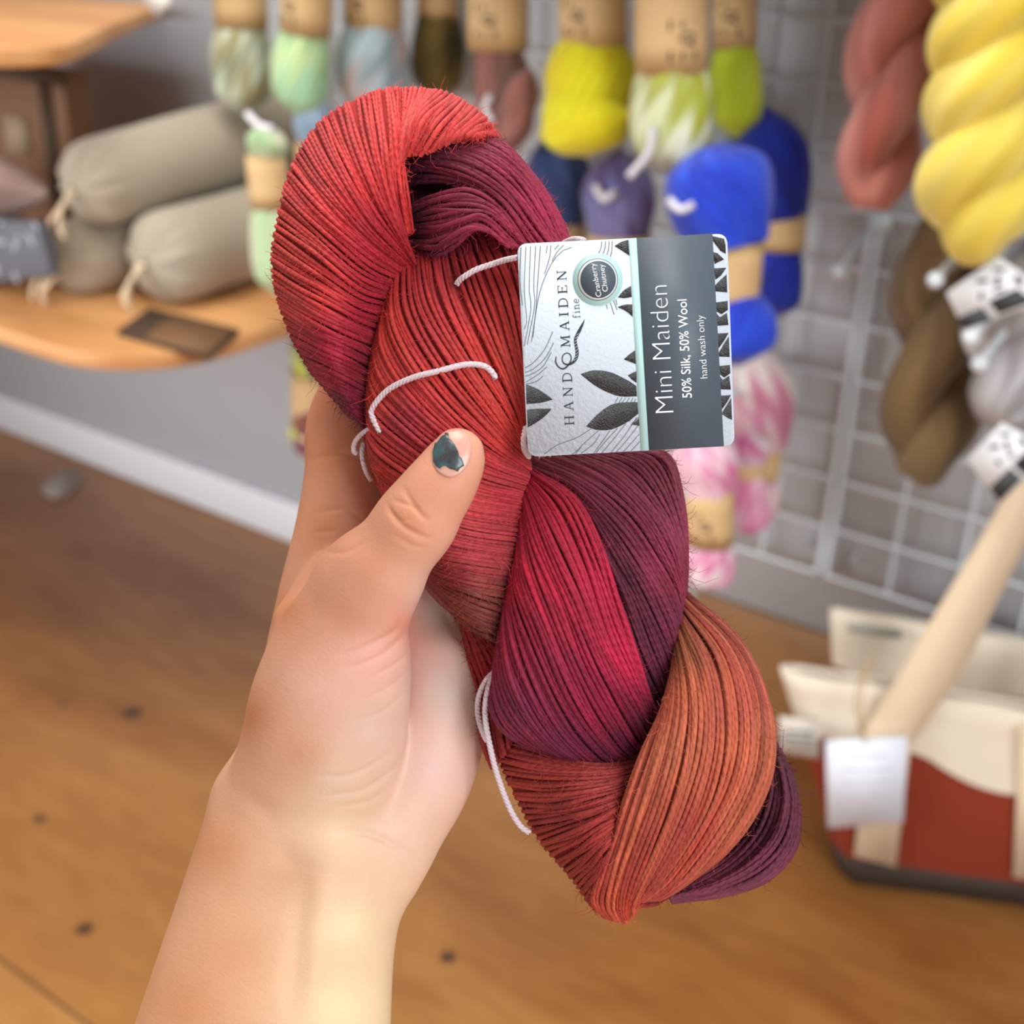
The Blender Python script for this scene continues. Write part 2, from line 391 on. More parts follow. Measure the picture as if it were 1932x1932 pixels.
# ---------------------------------------------------------------- rolled linen bags
M_linen = plain('linen_weave', (168, 156, 136), rough=0.85, noise=0.06, scale=60, bump=0.35, bscale=900, sheen=0.3)
M_cord = plain('cotton_cord', (226, 204, 172), rough=0.8, bump=0.3, bscale=1500)
def linen_roll(near, far, r, label, seed):
    near = np.asarray(near); far = np.asarray(far); ax = nrm(far - near)
    up = nrm(np.array((0, 0, 1.0)) - ax * ax[2]); sd = np.cross(ax, up)
    t = thing('linen_bag_roll', near - up * r, label, 'linen bag', 'rolled linen drawstring bags on the lower shelf')
    rr = np.random.default_rng(seed)
    prof = [(-0.020, 0.10), (-0.018, 0.30), (-0.013, 0.52), (-0.006, 0.72), (0.004, 0.87), (0.018, 0.97), (0.035, 1.0)]
    L = np.linalg.norm(far - near)
    prof += [(L * k, 1.0 + 0.012 * math.sin(9 * k + seed)) for k in (0.3, 0.45, 0.6, 0.75, 0.9, 0.98)] + [(L + 0.01, .9), (L + .015, .5), (L + .016, .02)]
    ph = np.linspace(0, 2 * np.pi, 96, endpoint=False)
    gather = sum(rr.uniform(.4, 1) * np.sin(k * ph + rr.uniform(0, 6)) for k in (7, 11, 17, 23)) / 2.2
    P = np.zeros((96, len(prof), 3))
    for j, (a, f) in enumerate(prof):
        g = max(0, 1 - (a + 0.02) / 0.05)
        P[:, j] = near + ax * a + (r * f * (1 + 0.10 * g * gather))[:, None] * (np.cos(ph)[:, None] * sd + np.sin(ph)[:, None] * up) - ax * (0.006 * g * gather * f)[:, None]
    mb = MB(); mb.grid(P, close_u=True)
    mb.build('rolled_cloth', M_linen, t)
    mb = MB()                                  # flap edge along the roll
    a0 = 2.1
    e = np.array([[near + ax * s + (r * k) * (math.cos(a0 + d) * sd + math.sin(a0 + d) * up) for d, k in ((0.0, 1.0), (0.06, 1.035), (0.2, 1.02), (0.3, 1.0))] for s in np.linspace(0.03, L * .97, 8)])
    mb.grid(e); mb.build('cloth_flap', M_linen, t)
    for k in range(3):
        s0 = near - ax * 0.02 + (rr.uniform(-.2, .2) * r) * sd
        drop = -up * (r * rr.uniform(0.75, 1.0)) - ax * rr.uniform(0.02, 0.05) + sd * rr.uniform(-.35, .35) * r
        c = np.array([s0, s0 - ax * .02 - up * .004 + drop * .25 + sd * .006 * k, s0 + drop * .7 - ax * .012, s0 + drop])
        mb = MB(); tubes(mb, resample3(c, 14)[None], 0.0032, 6); mb.build('drawstring', M_cord, t)
    return t
rB = 0.068
def on_shelf_roll(px, py, r):
    return onZ(px, py, ZS + r)
nB = on_shelf_roll(292, 492, rB); fB = on_shelf_roll(520, 385, rB)
nC = on_shelf_roll(128, 490, 0.056)
nA = onY(158, 352, nC[1] + 0.01)
fB = np.array((nB[0] - .01, D - .022, nB[2] + .012)); fC = np.array((nC[0] - .02, D - .022, nC[2] + .008)); fA = np.array((nA[0] - .01, D - .022, nA[2] + .035))
linen_roll(nB, fB, rB, 'beige linen bag roll lying at the front, nearest the shelf end', 1)
linen_roll(nC, fC, 0.056, 'beige linen bag roll at the bottom, mostly hidden under the top roll', 2)
linen_roll(nA, fA, 0.062, 'beige linen bag roll lying on top of the other two', 3)

# kraft sign lying at the shelf front
M_kraftd = plain('dark_kraft_board', (112, 78, 46), rough=0.7, noise=.05, scale=30); M_kraftedge = plain('dark_board_edge', (66, 46, 30), rough=0.7)
c = [onZ(x, y, ZS + 0.002) for x, y in ((222, 632), (282, 588), (452, 630), (395, 680))]
t = thing('price_board', sum(c) / 4, 'dark brown board lying on the shelf in front of the rolls', 'sign')
mb = MB(); mb.prism(c, (0, 0, 0.006)); mb.build('board', M_kraftedge, t, smooth=False)
c2 = [c[0] * .70 + c[3] * .30, c[1] * .70 + c[2] * .30, c[2] * .97 + c[1] * .03, c[3] * .97 + c[0] * .03]
mb = MB(); mb.prism([p + np.array((0, 0, .0062)) for p in c2], (0, 0, 0.001)); mb.build('kraft_card', M_kraftd, t, smooth=False)

# kraft box with a framed front at the left
M_box = plain('brown_box', (112, 76, 44), rough=0.7, noise=.06, scale=20); M_boxd = plain('dark_box_edge', (70, 50, 32), .7); M_pale = plain('pale_box_label', (150, 132, 104), .7)
yb = 1.30
a = onY(-160, 130, yb); b = onY(98, 138, yb); c_ = onY(135, 262, yb)
t = thing('kraft_box', (b[0] - .2, yb, ZS), 'brown box with a dark rim and pale label behind the linen rolls', 'box')
xr, zt = c_[0] - 0.012, b[2]
mb = MB(); mb.box((xr - .2, yb + .03, (ZS + zt) / 2), .4, .05, zt - ZS); mb.build('body', M_box, t, smooth=False, bevel=.004)
mb = MB(); mb.box((xr - .2, yb + .003, zt - .009), .404, .012, .018); mb.box((xr - .045, yb + .003, (ZS + zt) / 2), .022, .012, zt - ZS - .03); mb.build('rim', M_boxd, t, smooth=False)
lb = onY(28, 255, yb - .001); mb = MB(); mb.box((lb[0], yb + .003, lb[2]), .06, .004, .06); mb.build('label_panel', M_pale, t, smooth=False)
# ================================================================ skeins on the wall
M_bg = yarn_mat('hanging_yarn', pitch=6, ply=1, bump=0.15, rough=0.75, var=0.06, nscale=.05)
M_bgs = attr_mat('hanging_yarn_skein', rough=0.75, sheen=0.3, bump=0.5, bscale=900)
M_kraft = plain('kraft_band', (208, 174, 124), rough=0.7, noise=0.05, scale=25)
M_ink = plain('grey_brown_ink', (66, 50, 36), rough=0.7)
M_tie = plain('white_tie', (228, 226, 232), rough=0.7, bump=.4, bscale=1500)
def mixcols(cols, t, ph, seed, sharp=3.0):
    """soft hand-dyed patches of the given colours along a bundle"""
    rr = np.random.default_rng(seed)
    C = lin(np.array(cols)); w = []
    for i in range(len(cols)):
        a, b, c, d = rr.uniform(0, 6.28), rr.uniform(0, 6.28), rr.uniform(1.5, 3.5), rr.integers(1, 3)
        w.append(np.exp(sharp * np.sin(c * 2.2 * t + a) * np.cos(d * ph + b)))
    w = np.stack(w, -1); w /= w.sum(-1, keepdims=True)
    return w @ C
def lobe(mb, top, bot, rw, prof, cols, seed, twist=1.2, rd=0.8, nr=22, depth_ridge=0.035, clefts=1):
    """bundle of strands folded over itself: ridges run along it"""
    top = np.asarray(top); bot = np.asarray(bot)
    ax = bot - top; L = np.linalg.norm(ax); ax = ax / L
    fx = nrm(np.array((1.0, 0, 0)) - ax * ax[0]); fy = np.cross(ax, fx)
    T = 40; t = np.linspace(0, 1, T); ph = np.linspace(0, 2 * np.pi, 144, endpoint=False)
    pr = np.interp(t, np.linspace(0, 1, 60), np.clip(crs(np.array(prof)[:, None], np.interp(np.linspace(0, 1, 60), np.linspace(0, 1, len(prof)), np.arange(len(prof))))[:, 0], 0.01, 2))
    PH, TT = np.meshgrid(ph, t, indexing='ij')
    rr = np.random.default_rng(seed)
    a = PH + twist * TT
    ridge = np.abs(np.sin(a * nr)) * depth_ridge + 0.02 * np.sin(a * 5 + rr.uniform(0, 6)) + 0.05 * clefts * (-np.exp(-((np.mod(a + rr.uniform(0, 6), 2 * np.pi) - np.pi) / .16) ** 2))
    rad = rw * pr[None] * (1 + ridge)
    P = top + (L * TT)[..., None] * ax + (rad * np.cos(PH))[..., None] * fx + (rd * rad * np.sin(PH))[..., None] * fy
    C = mixcols(cols, TT + .15 * np.sin(a * nr * .37), a, seed)
    C = C * (0.9 + .2 * np.random.default_rng(seed + 1).random((1, 1, 1))) * (0.80 + 0.28 * np.abs(np.sin(a * nr * .5 + 1)))[..., None] * (.9 + .2 * np.abs(np.sin(a * nr * 1.31)))[..., None]  # darker lines put into the colour as shade between strands
    mb.grid(P, C, close_u=True)
SCRIB = [  # hand-lettered word on the bands, drawn as strokes (x along the word, y up)
    [(0, 0), (0.02, 1)], [(0.02, 1), (0.35, 1.02)], [(0.01, .52), (0.28, .55)],
    [(0.85, .48), (.7, .62), (.52, .5), (.5, .2), (.62, .02), (.8, .14), (.86, .5), (.9, .05), (.98, .02)],
    [(1.2, 0), (1.2, 1)], [(1.2, 1), (1.55, 1)], [(1.2, .52), (1.48, .52)], [(1.2, 0), (1.57, 0)]]
def ribbon2(pts, w, n=10):
    """flat stroke around a polyline in 2D -> (verts 2D, quads)"""
    p = resample(np.asarray(pts, float), n) if len(pts) > 2 else np.asarray(pts, float)
    d = np.gradient(p, axis=0); d /= np.linalg.norm(d, axis=1, keepdims=True) + 1e-9
    nn = np.stack([-d[:, 1], d[:, 0]], -1)
    w = np.broadcast_to(np.asarray(w, float), (len(p),)) if np.ndim(w) == 0 else np.interp(np.linspace(0, 1, len(p)), np.linspace(0, 1, len(w)), w)
    v = np.concatenate([p + nn * w[:, None] / 2, p - nn * w[:, None] / 2])
    k = len(p)
    return v, np.array([(i, i + 1, k + i + 1, k + i) for i in range(k - 1)])
BANDS = 'kraft-banded skeins hanging on the wire grid'
def banded_skein(label, cols, cx, y0, yb0, yb1, y1, w, wb, off, seed, cxb=None, dxb=0, tie=None, script=True, twist=1.2, up_prof=None, low_prof=None, lw=None, ph0=0.0, cx1=None, wrap=None):
    """y0 top of the upper loops, yb0-yb1 the paper band, y1 bottom of the lower loops (pixels); w, wb widths in pixels"""
    Y = D - off
    cxb = cx if cxb is None else cxb
    T0 = onY(cx, y0, Y); B0 = onY(cxb - dxb / 2, yb0, Y); B1 = onY(cxb + dxb / 2, yb1, Y); E = onY((cxb + dxb) if cx1 is None else cx1, y1, Y)
    s = depth_of((B0 + B1) / 2) / F
    t = thing('yarn_skein', (B0 + B1) / 2, label, 'yarn skein', BANDS)
    up = up_prof or [0.05, .62, .92, 1.0, .95, .84, .74]
    lo = low_prof or [.74, .86, .97, 1.0, .97, .8, .06]
    j = nrm(B1 - B0)
    rl = (lw or w) * s / 2
    if y0 > -400:
        mb = MB(); lobe(mb, T0, B0 + j * .01, w * s / 2, up, cols, seed, twist); mb.build('upper_loops', M_bgs, t)
    mb = MB(); lobe(mb, B1 - j * .01, E, rl, lo, cols, seed + 50, -twist); mb.build('lower_loops', M_bgs, t)
    r = wb * s / 2
    fx = nrm(np.array((1.0, 0, 0)) - j * j[0]); fy = np.cross(j, fx)   # fy points towards the room or the wall
    if fy[1] > 0: fy = -fy
    ph = np.linspace(0, 2 * np.pi, 48, endpoint=False)
    L = np.linalg.norm(B1 - B0)
    ring = lambda rr, a: B0 + j * a + (rr * np.cos(ph))[:, None] * fx + (0.8 * rr * np.sin(ph))[:, None] * fy
    P = np.stack([ring(r * .985, 0.0006), ring(r, 0), ring(r * 1.01, L * .3), ring(r * 1.01, L * .7), ring(r, L), ring(r * .985, L - .0006), ring(r * .98, L * .5), ring(r * .985, 0.0006)], 1)
    mb = MB(); mb.grid(P, close_u=True); band = mb.build('paper_band', M_kraft, t)
    if script:
        mb = MB(); h = min(L * .36, 0.029)
        for st in SCRIB:
            v, q = ribbon2(st, .12)
            # the word runs down the band, letters turned a quarter
            al = L * .86 - (1.57 - v[:, 0]) * h * .9
            an = np.pi / 2 + ph0 + (v[:, 1] - .5) * h / r
            V = B0 + j * al[:, None] + (r * 1.025) * (np.cos(an)[:, None] * fx) + (0.8 * r * 1.025) * np.sin(an)[:, None] * fy
            mb.quads(V, q)
        mb.build('lettering', M_ink, band)
    if wrap:
        wa, wb_, ww = wrap
        mb = MB(); lobe(mb, onY(*wa, Y - .02), onY(*wb_, Y - .02), ww * s / 2, [.1, .75, .96, 1, .96, .75, .1], cols, seed + 90, .5); mb.build('crossing_loop', M_bgs, t)
    if tie:
        a, b, c = [onY(x, y, Y - rl * .85 - .004) for x, y in tie]
        mb = MB(); tubes(mb, resample3([a, b, c], 12)[None], 0.0045, 8, ref=(0.2, 1, .1)); mb.build('tie_string', M_tie, t)
    return t
# top row, left to right
banded_skein('sage and cream skein leftmost in the top row', [(196, 206, 178), (150, 140, 96), (206, 222, 204), (120, 122, 92)], 455, -112, -70, 52, 212, 138, 112, .16, 11, cxb=452, dxb=8, lw=132, script=False)
banded_skein('mint green skein between the sage and the blue-grey ones', [(172, 212, 170), (150, 206, 178), (196, 218, 150), (140, 170, 120)], 572, -112, -70, 62, 216, 128, 106, .21, 12, cxb=578, dxb=-6, lw=122, cx1=560, ph0=.2)
banded_skein('blue-grey and dusty pink skein behind the red skein top', [(156, 178, 182), (178, 152, 148), (120, 142, 148), (176, 196, 206)], 705, -112, -70, 58, 215, 158, 118, .13, 13, lw=152, ph0=.1)
banded_skein('dark olive skein in the top row', [(92, 78, 20), (66, 58, 12), (116, 96, 40)], 826, -112, -70, 38, 190, 110, 84, .06, 14, lw=108, script=False)
banded_skein('dusty mauve brown skein beside the yellow one', [(150, 92, 84), (110, 74, 64), (168, 116, 108), (92, 66, 56)], 950, -112, -70, 95, 292, 122, 122, .16, 15, cxb=938, dxb=2, lw=118, tie=((925, 180), (915, 205), (928, 230)), ph0=-.1, cx1=962, wrap=((1002, 130), (950, 268), 72))
banded_skein('bright yellow banded skein in the top row', [(222, 214, 10), (216, 196, 12), (228, 226, 30)], 1110, -112, -70, 88, 296, 180, 134, .19, 16, cxb=1118, dxb=4, lw=182, low_prof=[.66, .92, 1.02, .96, .99, .86, .06], twist=1.2, cx1=1102, ph0=.15, wrap=((1020, 256), (1188, 214), 106))
banded_skein('lime, white and olive variegated skein with the lowest band of the top row', [(206, 216, 170), (168, 180, 40), (226, 232, 216), (140, 130, 40)], 1265, -112, -70, 143, 326, 168, 142, .27, 17, cxb=1266, lw=164, tie=((1232, 240), (1222, 290), (1188, 332)), ph0=-.75, low_prof=[.8, .92, 1.0, 1.0, .95, .74, .06])
banded_skein('lime green skein at the right end of the top row', [(176, 192, 28), (160, 176, 20), (196, 206, 60)], 1385, -112, -70, 92, 262, 106, 86, .12, 18, lw=104, cx1=1392)
# second row
banded_skein('pale grey-blue skein peeking out beside the lime one', [(168, 186, 190), (150, 170, 178)], 1366, 165, 270, 330, 420, 66, 60, .10, 19, script=False)
banded_skein('navy blue skein behind the yellow one', [(44, 66, 116), (34, 50, 92), (66, 86, 132)], 1052, 245, 418, 520, 640, 128, 110, .09, 20, script=False)
banded_skein('lavender and purple skein with a white tie', [(104, 106, 160), (78, 70, 122), (128, 122, 172), (96, 50, 96)], 1168, 280, 440, 560, 690, 140, 128, .15, 21, tie=((1122, 350), (1140, 376), (1160, 362)))
banded_skein('cobalt blue skein in front, white tie at its top', [(24, 60, 196), (18, 46, 176), (40, 82, 214)], 1338, 276, 448, 580, 690, 200, 130, .27, 22, cxb=1372, dxb=-12, lw=172, up_prof=[.3, .85, 1.0, 1.0, .95, .84, .74], tie=((1262, 376), (1284, 396), (1312, 384)), ph0=.3, cx1=1396)
banded_skein('dark cobalt blue skein behind the front blue one', [(16, 36, 150), (12, 26, 120), (20, 44, 168)], 1440, 200, 398, 468, 602, 150, 110, .10, 23, cxb=1466, dxb=-4, lw=106, ph0=.3, cx1=1462)
banded_skein('pale blue skein tucked behind the held red skein', [(160, 182, 204), (120, 146, 176)], 596, 188, 268, 330, 420, 92, 86, .12, 24, script=False)
banded_skein('cream and green skein at the left edge with its band below the sage one', [(204, 198, 176), (160, 182, 138), (176, 204, 158), (146, 178, 128)], 506, 236, 290, 392, 558, 84, 84, .36, 25, script=False, dxb=10, lw=100, cx1=526, tie=((466, 214), (488, 236), (516, 244)))
banded_skein('blue and yellow-green skein half hidden behind the fingers', [(44, 48, 120), (196, 206, 60), (210, 216, 80)], 590, 560, 700, 800, 860, 92, 88, .12, 26, script=False, low_prof=[.8, .9, 1, 1, .9, .7, .06])
banded_skein('purple and orange skein below the blue and yellow-green one', [(90, 40, 72), (150, 78, 40), (70, 40, 80)], 594, 780, 815, 826, 862, 88, 80, .16, 31, script=False)
# third row
banded_skein('pink and white skein in front, lowest on the grid', [(232, 206, 212), (206, 96, 150), (240, 232, 232), (216, 150, 180)], 1322, 800, 918, 1024, 1112, 128, 98, .24, 27, cxb=1336, lw=104, ph0=-.1)
banded_skein('pink, magenta and white skein behind the pale pink one', [(226, 214, 210), (196, 130, 150), (236, 232, 226), (190, 60, 120)], 1428, 640, 830, 905, 990, 130, 84, .10, 28, cxb=1432, dxb=-14, lw=108, cx1=1408)
banded_skein('small magenta and white skein tucked between the two larger pink ones', [(190, 70, 130), (232, 220, 224), (210, 120, 164)], 1412, 815, 862, 905, 1012, 84, 66, .165, 29, script=False, cxb=1410)

# ---------------------------------------------------------------- long twisted skeins
def twisted(label, cols, p0, p1, w, off, seed, turns=1.5, cat='yarn skein', ply=0.56, nr=16, tie=None, off1=None, ph0=0.0, end=1.25):
    A = onY(*p0, D - off); B = onY(*p1, D - (off if off1 is None else off1))
    s = depth_of((A + B) / 2) / F; r = w * s / 2
    ax = B - A; L = np.linalg.norm(ax); ax /= L
    fx = nrm(np.array((1.0, 0, 0)) - ax * ax[0]); fy = np.cross(ax, fx)
    t = thing('twisted_skein', A, label, cat, 'long twisted skeins on hooks')
    n = 150; q = np.linspace(-1, 1, n)
    th = ph0 + turns * 2 * np.pi * (1 - np.abs(q))
    Lr = L - r * ply * .9
    rad = r * (1 - ply) * np.tanh(q * 7) * (1 + (end - 1) * np.exp(-((np.abs(q) - .13) / .1) ** 2))
    dip = r * .0
    P = A + ((1 - np.abs(np.tanh(q * 3.0) * .12 + q * .88) ) * Lr)[:, None] * ax + (rad * np.cos(th))[:, None] * fx + (rad * np.sin(th))[:, None] * fy
    P = resample3(P, 130)
    tan = np.gradient(P, axis=0); tan /= np.linalg.norm(tan, axis=1, keepdims=True)
    # parallel frame
    u = nrm(np.cross(tan[0], (0.3, 1, 0.2))); U = []
    for k in range(len(P)):
        u = nrm(u - tan[k] * np.dot(u, tan[k])); U.append(u)
    U = np.array(U); V = np.cross(tan, U)
    ph = np.linspace(0, 2 * np.pi, 200, endpoint=False); tt = np.linspace(0, 1, len(P))
    PH, TT = np.meshgrid(ph, tt, indexing='ij')
    a = PH + 9 * TT
    rr = np.random.default_rng(seed)
    rad = r * ply * (1 + .05 * np.abs(np.sin(a * nr)) + .05 * np.sin(a * 3 + rr.uniform(0, 6)) + .05 * np.sin(TT * 31 + rr.uniform(0, 6)))
    G = P[None] + (rad * np.cos(PH))[..., None] * U[None] + (rad * np.sin(PH))[..., None] * V[None]
    C = mixcols(cols, TT * 2.5 + .1 * np.sin(a * nr * .4), a, seed, 2.0)
    C = C * (.84 + .22 * np.abs(np.sin(a * nr + .6)) + .08 * np.sin(a * nr * .37))[..., None]  # ridge lines darkened in the colour, as shade between strands
    mb = MB(); mb.grid(G, C, close_u=True); mb.build('yarn_twist', M_bgs, t)
    return t
twisted('dusty rose and rust skein, left of the yellow one', [(196, 124, 112), (176, 86, 68), (222, 172, 164), (150, 64, 50)], (1715, -80), (1640, 402), 178, .20, 41, turns=.95, ph0=.2, end=1.2)
twisted('pale yellow skein hanging in thick braided loops', [(236, 212, 86), (228, 196, 44), (242, 226, 130)], (1895, -80), (1835, 502), 240, .29, 42, turns=1.9, ph0=2.2, end=1.35)
twisted('deep yellow skein at the top right corner', [(236, 196, 30), (230, 186, 20)], (1960, -70), (1960, 150), 130, .2, 43, turns=.6)
twisted('olive brown skein hanging below the yellow ones', [(110, 86, 52), (84, 62, 34), (132, 108, 66)], (1790, 430), (1738, 916), 186, .13, 44, turns=.95, ph0=1.2, end=1.2)
twisted('silver grey and white skein behind the patterned labels', [(196, 194, 198), (150, 142, 142), (226, 226, 230), (120, 110, 108)], (1940, 500), (1888, 808), 190, .20, 45, turns=.8, ph0=.4)

# hooks
def hook(tip, off, label, length=0.16):
    tp = onY(*tip, D - off)
    t = thing('grid_hook', (tp[0], GY, tp[2] + 0.01), label, 'hook', 'white hooks on the wire grid')
    base = np.array((tp[0] - .005, GY - .002, tp[2] + 0.035))
    mb = MB(); tubes(mb, resample3([base, base * .35 + tp * .65 + np.array((0, 0, .004)), tp], 10)[None], .0045, 8, ref=(0.1, .2, 1)); mb.build('prong', M_white, t)
    bm = bmesh.new(); bmesh.ops.create_uvsphere(bm, u_segments=16, v_segments=10, radius=.0085); me = bpy.data.meshes.new('ball_tip'); bm.to_mesh(me); bm.free()
    me.polygons.foreach_set('use_smooth', np.ones(len(me.polygons), bool))
    o = bpy.data.objects.new('ball_tip', me); COL.objects.link(o); me.materials.append(M_white); o.parent = t; o.matrix_parent_inverse = t.matrix_world.inverted(); o.location = tuple(tp)
    mb = MB(); mb.box((tp[0] - .005, GY - .004, tp[2] + .035), .03, .006, .02); mb.build('clip', M_white, t, smooth=False)
hook((1582, 513), .16, 'white hook below the dusty rose skein')
hook((1765, 528), .30, 'white hook just under the yellow skein')
hook((1832, 637), .33, 'white hook at the lower patterned edge of the label, above the grey skein')
hook((1848, 686), .32, 'white hook in front of the grey skein, lowest of the four')

hook((1316, 812), .245, 'white hook holding the front pink skein, behind the slate label band')
# patterned skein labels
M_card = plain('white_card', (232, 234, 238), .6); M_blk = plain('charcoal_print', (58, 60, 64), .55)
def yarn_card(q4, off, label, marks, dark):
    Y = D - off
    q = [onY(x, y, Y) for x, y in q4]
    t = thing('paper_label', sum(q) / 4, label, 'yarn label')
    B = lambda u, v, d=0: (q[0] * (1 - u) + q[1] * u) * (1 - v) + (q[3] * (1 - u) + q[2] * u) * v + np.array((0, -d, 0))
    mb = MB(); mb.prism([B(0, 0), B(1, 0), B(1, 1), B(0, 1)], (0, .0012, 0)); mb.build('card', M_card, t, smooth=False)
    mb = MB()
    for (u0, v0, u1, v1) in dark: mb.prism([B(u0, v0, .0006), B(u1, v0, .0006), B(u1, v1, .0006), B(u0, v1, .0006)], (0, .0004, 0))
    mb.build('dark_stripe', M_blk, t, smooth=False)
    mb = MB()
    for m_ in marks:
        c, s = np.array(m_[:2]), m_[2]; an = m_[3]
        k = [(math.cos(z) * s, math.sin(z) * s * .38) for z in np.linspace(0, 2 * math.pi, 12, endpoint=False)]
        k = [(c[0] + x * math.cos(an) - y * math.sin(an), c[1] + x * math.sin(an) + y * math.cos(an)) for x, y in k]
        mb.prism([B(u, v, .0006) for u, v in k], (0, .0004, 0))
    mb.build('leaf_print', M_blk, t, smooth=False)
lm = [(.55, .2, .1, .7), (.7, .35, .1, 2.2), (.85, .18, .09, .9), (.4, .45, .08, 2.0), (.62, .52, .08, .4), (.9, .5, .1, 1.9)]
yarn_card(((1785, 552), (1884, 484), (1990, 560), (1818, 622)), .31, 'patterned paper label under the yellow skein', lm, [(0, .68, .32, 1.0), (.42, .62, .8, .95)])
yarn_card(((1824, 866), (1890, 798), (1990, 850), (1886, 952)), .30, 'white patterned label with a dark stripe, beside the tote strap', lm, [(0.02, .66, .46, .96), (.52, .66, 1, .96)])

# bundle with a patterned label at the left end of the shelf
bp = onZ(5, 500, ZS + .05)
t = thing('labelled_skein', (bp[0], bp[1], ZS), 'mauve brown skein with a grey patterned label at the shelf left end', 'yarn skein')
e0 = onY(-60, 330, bp[1] + .05); e1 = onY(60, 470, bp[1] + .01)
mb = MB(); lobe(mb, onY(-150, 345, bp[1] + .07), onY(92, 362, bp[1] + .07), .05, [.3, .8, 1, 1, .9, .5, .1], [(150, 120, 110), (120, 92, 84), (176, 150, 140)], 61); mb.build('yarn_bundle', M_bgs, t)
q = [onY(x, y, bp[1]) for x, y in ((-80, 405), (70, 420), (98, 520), (-70, 545))]
mb = MB(); mb.prism(q, (0, .02, 0)); mb.build('label_sleeve', plain('charcoal_sleeve', (84, 86, 94), .6), t, smooth=False, bevel=.004)
M_pg = plain('pale_grey_print', (176, 180, 190), .6)
for k in range(16):
    u, v = rnd.random(), rnd.random(); c0 = q[0] * (1 - u) * (1 - v) + q[1] * u * (1 - v) + q[2] * u * v + q[3] * (1 - u) * v
    an = rnd.uniform(0, 3.1); s_ = rnd.uniform(.006, .014)
    mb = MB(); mb.prism([c0 + np.array((math.cos(z) * s_ * math.cos(an) - math.sin(z) * s_ * .4 * math.sin(an), -.0015, math.cos(z) * s_ * math.sin(an) + math.sin(z) * s_ * .4 * math.cos(an))) for z in np.linspace(0, 2 * math.pi, 10, endpoint=False)], (0, .001, 0)); mb.build('leaf_print', M_pg, t, smooth=False)

